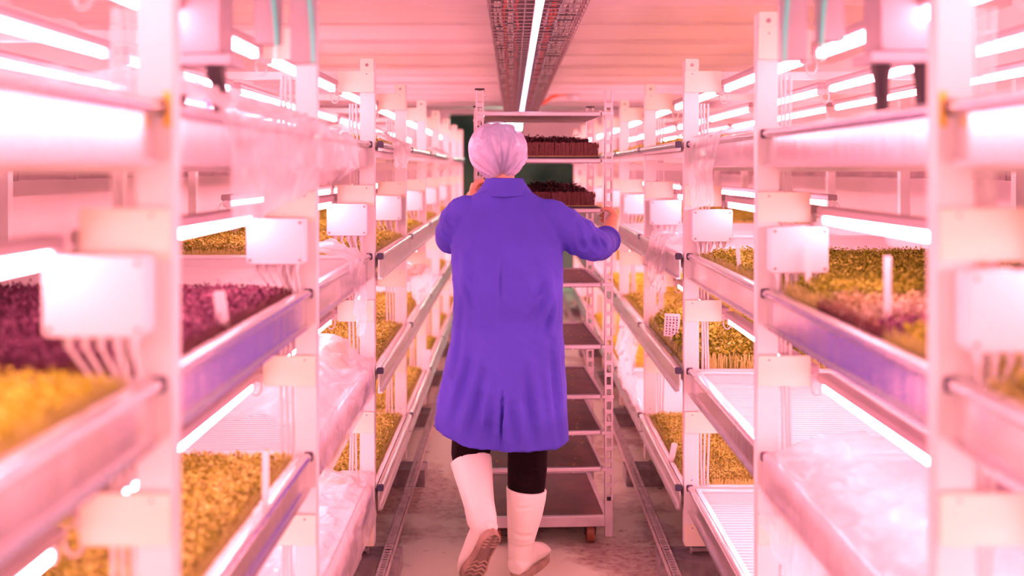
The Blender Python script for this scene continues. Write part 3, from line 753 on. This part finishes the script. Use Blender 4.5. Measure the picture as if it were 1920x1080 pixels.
for x in (-.20, .20):
    for y in (.05, D-.06):
        w = MB(); w.tube([(x-.016, y, .045), (x+.016, y, .045)], .045, 20); w.tube([(x-.02, y, .045), (x+.02, y, .045)], .014, 10)
        ca = w.build('castor', 'wheel', tr, None, True)
        f = MB()
        for q in (-.024, .020): f.add([(x+q, y-.03, .088), (x+q+.004, y-.03, .088), (x+q+.004, y+.03, .088), (x+q, y+.03, .088), (x+q, y-.012, .035), (x+q+.004, y-.012, .035), (x+q+.004, y+.012, .035), (x+q, y+.012, .035)], [(0, 1, 2, 3), (7, 6, 5, 4), (0, 4, 5, 1), (1, 5, 6, 2), (2, 6, 7, 3), (3, 7, 4, 0)])
        f.box(x-.03, x+.03, y-.035, y+.035, .0845, .089); f.build('fork', 'black', ca)
RC = crop_mesh('microgreens', .46, .58, 24000, .064, .0090, bump=.045, seed=21, edge_fall=.016, sf=.16, inset=.022, sdrop=.8)
for k, (z, x, nm) in enumerate(((1.643, -.23, 'upper'), (1.431, -.245, 'lower'))):
    t = empty('seedling_tray', TR @ Vector((x-.006, .025, z-.001)), 'shallow black tray under the dark red seedlings, %s planted shelf of the trolley' % nm, 'tray'); t.rotation_euler.z = yaw
    MB().box(0, .472, 0, .592, 0, .004).build('base', 'black', t)
    m = MB()
    for a in (0, .589): m.box(0, .472, a, a+.003, .004, .014)
    for a in (0, .469): m.box(a, a+.003, 0, .592, .004, .014)
    m.build('rim', 'black', t)
    mu = MB().box(.003, .469, .003, .589, .004, .016).build('growing_mat', 'mush', None); mu.location = t.location; mu.rotation_euler.z = yaw
    tag(mu, 'yellow growing mat under the dark red seedlings, %s planted shelf of the trolley' % nm, 'growing mat')
    o = put_crop(RC, 'red', TR @ Vector((x, .031, z+.015)), 'dark red seedlings on the %s planted shelf of the trolley' % nm, 'dark red seedlings on the trolley'); o.rotation_euler.z = yaw

cr_ = random.Random(5)
for nm, z in zip(('fourth', 'fifth', 'sixth', 'seventh', 'eighth'), SZ[3:]):
    m = MB()
    for q in range(28):
        x, y, a = cr_.uniform(-.22, .22), cr_.uniform(.03, D-.04), cr_.uniform(.0015, .0035); m.ball((x, y, z-.002+a*.4), (a*1.4, a, a*.6), 6)
    o = m.build('crumbs', 'mush', None, None, True); o.location = (TX, TY, 0); o.rotation_euler.z = yaw
    tag(o, 'yellow crumbs of growing mat scattered on the %s shelf down of the trolley' % nm, 'crumbs', 'crumbs on the trolley shelves', 'stuff')
# ------------------------------------------------------------------ person
per = empty('person', (0, 4.2, 0), 'person in blue lab coat, hairnet and white boots walking away, pushing the trolley', 'person')
PO = Vector((0, 4.2, 0))
def pb(m, name, mats, parent=per, smooth='all'):
    return m.build(name, mats, parent, PO, smooth)
HC = Vector((-.060, 4.285, 1.672)); HR = Matrix.Rotation(math.radians(24), 3, 'Z') @ Matrix.Rotation(math.radians(-8), 3, 'X')
def hp(x, y, z): return HC + HR @ Vector((x, y, z))
HT = HR.to_4x4()
b = MB()
b.ball(hp(0, 0, .012), (.078, .098, .104), 28, 0, HT); b.ball(hp(0, .03, -.055), (.060, .068, .062), 20, 0, HT)
b.ball(hp(0, .062, -.098), (.026, .026, .020), 14, 0, HT)
b.chain([(*hp(0, .094, .02), .009), (*hp(0, .112, -.022), .014)], 12)
for s in (-1, 1):
    b.ball(hp(s*.013, .104, -.028), .009, 10); b.ball(hp(s*.080, -.004, -.018), (.010, .020, .033), 14, 0, HT); b.ball(hp(s*.084, .006, -.045), .008, 8)
    b.ball(hp(s*.03, .086, .028), (.022, .010, .008), 12, 0, HT); b.ball(hp(s*.045, .068, -.03), (.022, .022, .02), 12, 0, HT)
b.ball(hp(0, .096, -.060), (.024, .010, .006), 12, 0, HT); b.ball(hp(0, .093, -.071), (.021, .010, .006), 12, 0, HT)
b.chain([(*hp(0, -.02, -.06), .055), (-.045, 4.25, 1.55, .056), (-.03, 4.235, 1.48, .066)], 20)
b.chain([(-.03, 4.23, 1.47, .06), (-.02, 4.23, 1.36, .115), (-.018, 4.21, 1.2, .12), (-.02, 4.2, 1.02, .125), (-.03, 4.2, .92, .13)], 24)
b.chain([(-.11, 4.22, 1.36, .09), (.08, 4.22, 1.36, .09)], 20)
b.chain([(-.20, 4.22, 1.42, .05), (-.236, 4.27, 1.325, .044), (-.20, 4.43, 1.42, .036), (-.168, 4.535, 1.487, .026)], 16)
b.chain([(.15, 4.22, 1.41, .05), (.342, 4.27, 1.295, .045), (.40, 4.42, 1.335, .037), (.425, 4.52, 1.385, .027)], 16)
def hand(cx, cy, cz, s, tilt=0):
    """s=+1 right hand: palm outside the upright, fingers wrap its far side, thumb on the near side"""
    up = TY-.0
    k = Vector((cx, cy, cz))
    def q(x, y, z): v = Vector((x*s, y, z)); v.rotate(Matrix.Rotation(tilt*s, 3, 'Y')); return k+v
    b.loft([[tuple(q(.026+.016*math.cos(a)*w, yy, .040*h*math.sin(a))) for a in np.linspace(0, 2*PI, 17)[:-1]] for yy, w, h in ((-.075, .9, .55), (-.05, 1, .8), (-.02, 1, 1), (.01, .9, 1.02), (.028, .7, .95))])
    for i, (z, l, r) in enumerate(((.033, 1, .0095), (.011, 1.08, .0100), (-.011, 1.02, .0095), (-.032, .85, .0082))):
        pts = [q(.028, .015, z), q(.027, .040*l, z*1.06), q(.008, .056*l, z*1.08), q(-.018*l, .050*l, z*1.08), q(-.029*l, .034*l, z*1.05)]
        b.chain([(*p, r*(1-.06*j)) for j, p in enumerate(pts)], 10)
    pts = [q(.022, -.045, .022), q(.006, -.040, .042), q(-.014, -.026, .046), q(-.030, -.020, .040)]
    b.chain([(*p, r) for p, r in zip(pts, (.014, .012, .0105, .0095))], 10)
ul = TR @ Vector((-HW, 0, 0)); ur = TR @ Vector((HW, 0, 0))
hand(ul.x, ul.y, 1.505, -1, .1); hand(ur.x, ur.y, 1.388, 1, .1)
# legs
b.chain([(-.10, 4.19, .90, .095), (-.13, 4.22, .70, .080), (-.160, 4.225, .50, .052), (-.148, 4.16, .38, .042), (-.128, 4.085, .275, .032), (-.128, 4.075, .21, .026), (-.150, 4.11, .12, .020)], 18)
b.chain([(.045, 4.2, .90, .095), (.06, 4.23, .70, .080), (.066, 4.24, .50, .052), (.055, 4.235, .34, .046), (.038, 4.24, .14, .032), (.040, 4.26, .07, .026), (.085, 4.36, .050, .022)], 18)
body = pb(b, 'body', 'skin'); remesh(body, .0048, 4, .5)
for s in (-1, 1):
    e = MB(); e.ball(hp(s*.031, .083, .010), .0125, 14); eye = pb(e, 'eye', 'paper'); e = MB(); e.ball(hp(s*.031, .0935, .010), .0045, 10); pb(e, 'iris', 'hair', eye)
# hair under the net
h = MB(); h.ball(hp(0, -.010, .018), (.086, .100, .092), 28, 0, HT); h.ball(hp(0, -.055, -.035), (.066, .05, .055), 20, 0, HT)
hair = pb(h, 'hair', 'hair'); remesh(hair, .007, 4)
# hairnet
m = MB(); rings = []; N = 120; NC = Vector((-.060, 4.265, 1.678)); gat = math.radians(-78)
for i in range(46):
    u = i/45; ph = math.radians(-62+150*u**.95); ph = min(ph, PI/2-.012)
    ring = []
    for k in range(N):
        th = 2*PI*k/N; dl = abs((th-gat+PI) % (2*PI)-PI)
        wr = (1-u)**1.6*.008*math.sin(th*30+2*math.sin(th*5)) + .0040*math.sin(th*17+u*6+math.sin(th*3)*2)+.002*math.sin(th*47+u*9)
        pull = math.exp(-(dl/.45)**2)*(1-u)**2.2*.030; sd_ = ((th-gat+PI) % (2*PI)-PI); qa = math.atan2(sd_, u*2.2+.04); wr = wr*.35+math.exp(-((dl**2+(u*2.2)**2)**.5/1.1)**2)*.017*math.sin(qa*19+math.sin(qa*5)*1.5)
        rr = (1+.035*noise.noise(Vector((math.cos(th)*1.6, math.sin(th)*1.6, u*3))))
        x = .1175*math.cos(ph)*math.cos(th); y = .128*math.cos(ph)*math.sin(th)
        nrm = Vector((math.cos(th), math.sin(th), 0))
        v = Vector((x*rr, y*rr, .114*math.sin(ph)+(.018*math.sin(th)*(1-u) if True else 0)))+nrm*(wr*math.cos(ph)+0)-nrm*pull*.9
        v.x += .008*(1-u)
        ring.append(NC+v)
    rings.append(ring)
m.loft(rings, False); m.add([sum(rings[-1], Vector())/N], [])
m.f.append(tuple((len(rings)-1)*N+j for j in range(N))); m.m.append(0)
net = pb(m, 'hairnet', 'net'); net['label'] = 'pale lilac see-through hairnet, gathered at the back'
g = MB(); g.tube([rings[0][k]+Vector((0, 0, .001)) for k in range(N)]+[rings[0][0]], .0035, 6); pb(g, 'elastic', 'net', net)
# coat
def ell(z, cx, hx, cy, hy, n=120, ex=.86, dz=None, ripple=0, seed=0):
    r = []
    for k in range(n):
        t = 2*PI*k/n; c, s_ = math.cos(t), math.sin(t)
        w = 1+ripple*(.6*math.sin(9*t+1.3+seed)+.4*math.sin(15*t+.5)+.5*math.sin(4*t+2))
        r.append(Vector((cx+hx*w*math.copysign(abs(c)**ex, c), cy+hy*w*math.copysign(abs(s_)**ex, s_), z+(dz(t) if dz else 0))))
    return r
prof = [(.565, -.043, .262, 4.205, .185, .016), (.66, -.040, .255, 4.205, .178, .013), (.80, -.030, .238, 4.205, .165, .009), (.92, -.020, .222, 4.205, .152, .005), (1.02, -.016, .214, 4.205, .146, .005),
        (1.14, -.016, .214, 4.21, .143, .003), (1.25, -.018, .219, 4.22, .142, 0), (1.34, -.02, .215, 4.23, .136, 0), (1.41, -.022, .205, 4.235, .122, 0), (1.455, -.026, .182, 4.238, .100, 0),
        (1.495, -.03, .130, 4.24, .082, 0), (1.525, -.032, .085, 4.245, .070, 0), (1.545, -.034, .070, 4.25, .062, 0)]
m = MB(); rings = []
Z = np.array([p[0] for p in prof])
zs = np.concatenate([np.linspace(.565, 1.40, 70), np.linspace(1.41, 1.545, 26)])
from functools import reduce
def itp(z, c):
    return float(np.interp(z, Z, [p[c] for p in prof]))
for z in zs:
    f = max(0, (1.0-z)/.435)
    dz = lambda t, f=f: f*(-.030*math.sin(-t)**1*0 + (.045*(-math.cos(t))*(1 if math.cos(t) < 0 else .25)*abs(math.cos(t)) - .022*max(0, math.cos(t+PI/2.6))))
    rings.append(ell(z, itp(z, 1), itp(z, 2), itp(z, 3), itp(z, 4), 160, .84, dz, itp(z, 5)))
# vent: right flap over left flap at the centre back
for r, z in zip(rings, zs):
    for v in r:
        if v.y < 4.2 and z < .80:
            a = min(1, (.80-z)/.12); dx = v.x-(-.034)
            v.y += -.012*a*math.exp(-abs(dx)/.05) if dx > 0 else .012*a*math.exp(-abs(dx)/.03)
m.loft(rings, True)
m.tube([(-.02, 4.23, 1.40), (.02, 4.23, 1.40)], .05, 8)
def sleeve(pts):
    q = []
    for (a, b_) in zip(pts, pts[1:]):
        for u in np.linspace(0, 1, 5)[:-1]: q.append(tuple(Vector(a[:3]).lerp(Vector(b_[:3]), u))+(a[3]+(b_[3]-a[3])*u,))
    q.append(pts[-1]); m.chain([q[0], q[1]], 20)
    P3 = [Vector(p[:3]) for p in q]
    for _ in range(2): P3 = [P3[0]]+[(P3[i-1]+P3[i]*2+P3[i+1])/4 for i in range(1, len(P3)-1)]+[P3[-1]]
    m.tube(P3, [p[3]*(1+.05*math.sin(i*2.3)) for i, p in enumerate(q)], 32)
sleeve([(-.12, 4.235, 1.43, .068), (-.195, 4.225, 1.428, .075), (-.236, 4.25, 1.36, .068), (-.243, 4.29, 1.315, .065), (-.215, 4.42, 1.40, .056), (-.19, 4.48, 1.44, .052)])
sleeve([(.08, 4.235, 1.42, .070), (.155, 4.225, 1.408, .080), (.25, 4.235, 1.345, .078), (.335, 4.27, 1.293, .066), (.372, 4.36, 1.305, .058), (.385, 4.395, 1.312, .056)])
coat = pb(m, 'lab_coat', 'coat'); remesh(coat, .0058, 5, .5)
def K(px, py, Y=4.065): 
    v = P(px, py, Y)-PO; return tuple(v)
cr = []
for (a, b_, w, d, Y) in [
    ((938, 372), (938, 735), .0035, .004, 4.07), ((942, 735), (943, 838), .006, .012, 4.03),
    ((890, 640), (846, 800), .018, .008, 4.06), ((905, 700), (880, 826), .016, .008, 4.04), ((985, 690), (1002, 835), .018, .009, 4.04), ((1035, 640), (1052, 820), .018, .009, 4.08),
    ((960, 760), (966, 838), .012, .006, 4.03), ((920, 750), (916, 838), .012, .006, 4.03), ((865, 560), (852, 700), .015, .006, 4.1),
    ((1056, 500), (1000, 560), .012, .008, 4.08), ((1050, 520), (985, 610), .012, .006, 4.08), ((1054, 545), (1010, 640), .012, .006, 4.09), ((1052, 470), (1020, 450), .010, .006, 4.09),
    ((852, 480), (885, 520), .012, .007, 4.08), ((850, 500), (890, 570), .012, .006, 4.09), ((856, 440), (862, 500), .010, .008, 4.10),
    ((1062, 400), (1056, 480), .008, .008, 4.12), ((862, 385), (852, 450), .007, .006, 4.13), ((900, 352), (870, 380), .01, .004, 4.14), ((985, 352), (1040, 372), .01, .004, 4.14),
    ((1080, 420), (1100, 490), .010, .006, 4.17), ((1095, 415), (1125, 480), .008, .005, 4.19), ((1110, 440), (1146, 470), .007, .006, 4.21), ((1118, 492), (1146, 478), .007, .007, 4.21),
    ((826, 400), (846, 430), .007, .006, 4.17), ((820, 425), (846, 455), .006, .006, 4.19), ((826, 455), (850, 470), .006, .006, 4.19),
    ((880, 610), (1030, 600), .03, .004, 4.06), ((1000, 470), (1030, 580), .02, .005, 4.07), ((890, 430), (876, 560), .02, .004, 4.08)]:
    cr.append((K(*a, Y), K(*b_, Y), w, d*2.1))
creases(coat, cr)
rumple(coat)
coat['label'] = 'long purple-blue lab coat with a back vent'
m = MB(); n = 48; cc = Vector((-.030, 4.250, 0)); R1 = []
def cring(z, rx, ry, dzb): return [Vector((cc.x+rx*math.cos(2*PI*k/n), cc.y+ry*math.sin(2*PI*k/n), z+dzb*math.sin(2*PI*k/n))) for k in range(n)]
R1 = [cring(1.508, .096, .088, .010), cring(1.506, .110, .100, .012), cring(1.512, .109, .099, .011), cring(1.530, .094, .084, .006), cring(1.550, .081, .073, .0), cring(1.562, .076, .069, -.002), cring(1.566, .072, .066, -.002), cring(1.560, .068, .062, 0), cring(1.51, .068, .062, 0)]
m.loft(R1, False); col = pb(m, 'collar', 'coat', coat)
# cuffs
m = MB(); a = Vector((.3855, 4.392, 1.312)); m.tube([a-Vector((.004, .015, .002)), a, a+Vector((.003, .012, .002))], [.0585, .060, .0575], 28); pb(m, 'cuff', 'coat', coat)
from mathutils.bvhtree import BVHTree
def stitch(target, pts, Y0=3.6, r=.0012, seg=40, name='seam', mt='coatd', parent=None):
    """thin line lying on a surface along the sight of the given points"""
    bv = BVHTree.FromPolygons([v.co.copy() for v in target.data.vertices], [tuple(p.vertices) for p in target.data.polygons])
    out = []
    for (a, b_) in zip(pts, pts[1:]):
        for u in np.linspace(0, 1, seg)[:-1 if b_ is not pts[-1] else None]:
            q = Vector(a).lerp(Vector(b_), u); wp = Vector((q.x, 3.5, q.z))-PO
            hit = bv.ray_cast(wp, Vector((0, 1, 0)))
            if hit[0]: out.append(hit[0]+hit[1]*r*.3)
    if len(out) > 2:
        m = MB(); m.tube(out, r, 6); return pb(m, name, mt, parent or target)
def W(px, py, Y=4.07): return P(px, py, Y)
stitch(coat, [W(938, 368), W(939, 560), W(940, 738)], r=.0019)
stitch(coat, [W(942, 738, 4.03), W(944, 780, 4.02), W(942, 836, 4.01)], r=.0026)
stitch(coat, [W(1046, 386, 4.15), W(1057, 420, 4.13), W(1056, 470, 4.12), W(1053, 494, 4.1)], r=.0018)
stitch(coat, [W(858, 374, 4.16), W(850, 410, 4.14), W(853, 450, 4.12)], r=.0018)
# trousers
m = MB()
m.tube([(-.09, 4.2, .86), (-.12, 4.21, .72), (-.145, 4.225, .60), (-.160, 4.232, .53), (-.163, 4.215, .485), (-.158, 4.18, .43)], [.11, .100, .086, .078, .076, .065], 28)
m.ball((-.160, 4.222, .505), (.079, .082, .06), 20)
m.tube([(.035, 4.2, .86), (.055, 4.215, .70), (.062, 4.225, .58), (.062, 4.235, .50), (.060, 4.235, .42), (.056, 4.235, .35), (.056, 4.235, .31)], [.11, .098, .084, .079, .078, .074, .068], 28)
m.box(-.15, .10, 4.12, 4.28, .80, .90)
tro = pb(m, 'trousers', 'trouser'); remesh(tro, .006, 4)
cr = []
for i, (x0, ya, x1, yb) in enumerate([(950, 852, 1025, 862), (950, 872, 1024, 880), (952, 892, 1026, 886), (952, 905, 1024, 908), (848, 842, 915, 850), (850, 856, 880, 862), (960, 840, 1010, 848), (955, 880, 990, 898)]):
    cr.append((K(x0, ya, 4.155), K(x1, yb, 4.155), .007, .007))
creases(tro, cr)
# boots
def boot(shaft, foot, name, lab, cuts):
    m = MB(); m.loft([[tuple(c+u*rx*math.cos(t)+w*ry*math.sin(t)) for t in np.linspace(0, 2*PI, 37)[:-1]] for c, u, w, rx, ry in shaft+foot], True)
    o = pb(m, name, 'rubber'); remesh(o, .005, 3)
    creases(o, cuts); o['label'] = lab; return o
X_, Y_, Z_ = Vector((1, 0, 0)), Vector((0, 1, 0)), Vector((0, 0, 1))
# standing right boot
def rr_(c, rx, ry, tx=0, ty=0): 
    n_ = Vector((tx, ty, 1)).normalized(); u = (X_-n_*X_.dot(n_)).normalized(); return (Vector(c), u, n_.cross(u), rx, ry)
d = Vector((.42, .90, 0)).normalized(); sd = Vector((d.y, -d.x, 0))
sh = [rr_((.057, 4.235, .345), .081, .082, .1, 0), rr_((.056, 4.235, .30), .077, .079), rr_((.050, 4.235, .24), .070, .074), rr_((.042, 4.238, .18), .060, .066), rr_((.036, 4.243, .135), .053, .062)]
m = MB(); m.loft([[tuple(c+u*rx*math.cos(t)+w*ry*math.sin(t)) for t in np.linspace(0, 2*PI, 37)[:-1]] for c, u, w, rx, ry in sh], True)
m.chain([(.036, 4.245, .13, .053), (.034, 4.235, .085, .050), (.036, 4.235, .060, .046)], 20)
h0 = Vector((.036, 4.235, 0))
fr = []
for t, hw, ht in ((-.055, .030, .05), (-.035, .044, .075), (0, .049, .095), (.05, .047, .105), (.10, .052, .088), (.15, .055, .068), (.19, .050, .055), (.215, .035, .042), (.228, .015, .03)):
    c = h0+d*t; ring = []
    for k in range(24):
        a = 2*PI*k/24; z = .020+ht*.5*(1+math.sin(a)); ring.append(c+sd*hw*math.cos(a)*(1 if math.sin(a) < .2 else 1-.25*math.sin(a))+Z_*z)
    fr.append(ring)
m.loft(fr, True)
bo = pb(m, 'boot', 'rubber'); remesh(bo, .005, 3); bo['label'] = 'right white rubber boot standing flat on the floor'
creases(bo, [(K(955, 1000, 4.18), K(1000, 1006, 4.18), .008, .006), (K(950, 958, 4.16), K(1000, 950, 4.16), .006, .003)])
m = MB(); out = []
for k in range(40):
    a = 2*PI*k/40; t = .085+.145*math.cos(a); hw = .050+.004*math.cos(a) if True else 0
    out.append(h0+d*t+sd*hw*math.copysign(abs(math.sin(a))**.7, math.sin(a)))
m.loft([[p_+Z_*z for p_ in out] for z in (.0, .004, .020, .024)], True)
pb(m, 'sole', 'sole', bo)
for q in (((1000, 972), (1012, 962), (1006, 985)), ((1004, 985), (1010, 975), (1013, 990))):
    stitch(bo, [P(a, b_, 4.16) for a, b_ in q], r=.0013, seg=8, name='printed_mark', mt='scuff')
# lifted left boot, sole towards us
Hh = Vector((-.069, 3.985, .250)); Tt = Vector((-.166, 4.115, .028)); f = (Tt-Hh).normalized(); Lf = (Tt-Hh).length+.02
up = Vector((-.30, .80, .55)); up = (up-f*up.dot(f)).normalized(); sx = f.cross(up).normalized()
def fp(t, a, u): return Hh+f*(t*Lf)+sx*a+up*u
m = MB(); fr = []
for t, hw, ht in ((-.03, .018, .035), (.02, .034, .065), (.10, .041, .085), (.25, .043, .110), (.42, .042, .105), (.58, .048, .085), (.74, .052, .066), (.88, .045, .052), (.96, .03, .040), (1.0, .012, .028)):
    fr.append([fp(t, hw*math.cos(2*PI*k/24), .012+ht*.5*(1+math.sin(2*PI*k/24))) for k in range(24)])
m.loft(fr, True)
ank = fp(.16, 0, .10)
kn = Vector((-.163, 4.215, .475)); 
path = [(fp(.15, 0, .055), .046), (ank, .058), (ank.lerp(kn, .25), .059), (ank.lerp(kn, .5), .067), (ank.lerp(kn, .75), .076), (ank.lerp(kn, .95), .082)]
m.tube([p_[0] for p_ in path], [p_[1] for p_ in path], 36)
bl = pb(m, 'boot', 'rubber'); remesh(bl, .005, 3); bl['label'] = 'left white rubber boot lifted with its sole showing'
creases(bl, [(K(868, 905, 4.02), K(890, 925, 4.0), .006, .004), (K(885, 980, 3.99), K(935, 975, 3.97), .009, .006), (K(880, 1000, 3.99), K(905, 985, 3.97), .008, .005), (K(852, 890, 4.05), K(925, 880, 4.05), .004, .003)])
m = MB()
m.box(-.018, .018, 0, .001, -.009, .009)
m = MB(); out = []
def outl(k, n=56):
    a = 2*PI*k/n; t = .49-.53*math.cos(a); hw = float(np.interp(t, [-.04, .0, .1, .3, .45, .7, .88, 1.02], [.0, .022, .037, .036, .035, .050, .043, .0]))
    return t, hw*(1 if math.sin(a) > 0 else -1)
ks = [outl(k) for k in range(56)]
m.loft([[fp(t, w, u) for t, w in ks] for u in (-.006, .0, .018)], True)
so = pb(m, 'sole', 'sole', bl, True); so['label'] = 'brownish ridged boot sole'
# raised rim and tread ribs
m = MB(); m.tube([fp(t, w*.92, -.008) for t, w in ks]+[fp(ks[0][0], ks[0][1]*.92, -.008)], .0045, 6)
def rib(pts, r=.0042): m.tube([fp(t, w, -.008) for t, w in pts], r, 6)
for t in (.50, .58, .66, .74, .82, .90):
    w = float(np.interp(t, [.45, .7, .9], [.032, .045, .036])); rib([(t+.05, -w), (t-.01, -w*.45), (t+.035, 0), (t-.01, w*.45), (t+.05, w)])
for t in (.03, .09, .15, .21):
    w = float(np.interp(t, [0, .1, .25], [.020, .032, .032])); rib([(t, -w), (t+.02, -w*.3)]); rib([(t+.02, w*.3), (t, w)])
pb(m, 'tread', 'sole', so)
m = MB(); m.loft([[fp(t*.98+.01, w*.8, u) for t, w in ks] for u in (-.0075, -.0062)], True); pb(m, 'groove_floor', 'soleg', so)
for q in (((866, 922), (876, 914), (884, 912)), ((868, 930), (874, 920), (880, 926)), ((862, 914), (872, 918), (878, 908))):
    stitch(bl, [P(a, b_, 4.08) for a, b_ in q], r=.0014, seg=8, name='printed_mark', mt='scuff')
# ------------------------------------------------------------------ light and camera
w = bpy.data.worlds.new('world'); S.world = w; w.use_nodes = True
w.node_tree.nodes['Background'].inputs[0].default_value = (1, .33, .36, 1); w.node_tree.nodes['Background'].inputs[1].default_value = 3.2
cam = bpy.data.cameras.new('camera'); co = bpy.data.objects.new('camera', cam); COL.objects.link(co); S.camera = co
co.location = (0, 0, CZ); co.rotation_euler = (PI/2, 0, 0)
cam.sensor_width = 36; cam.lens = F/1920*36; cam.shift_y = (HY-540)/1920; cam.clip_start = .05
cam.dof.use_dof = True; cam.dof.focus_distance = 4.25; cam.dof.aperture_fstop = 1.5
vs = S.view_settings; vs.view_transform = 'Standard'; vs.look = 'None'; vs.gamma = 1; vs.exposure = .35; vs.use_curve_mapping = False
cy = S.cycles; cy.max_bounces = 7; cy.diffuse_bounces = 4; cy.glossy_bounces = 3; cy.transparent_max_bounces = 12; cy.transmission_bounces = 3
cy.sample_clamp_indirect = 4; cy.use_denoising = True; cy.caustics_reflective = False; cy.caustics_refractive = False; cy.blur_glossy = .5; cy.adaptive_threshold = .03
for m_ in (M['cap'],): pass
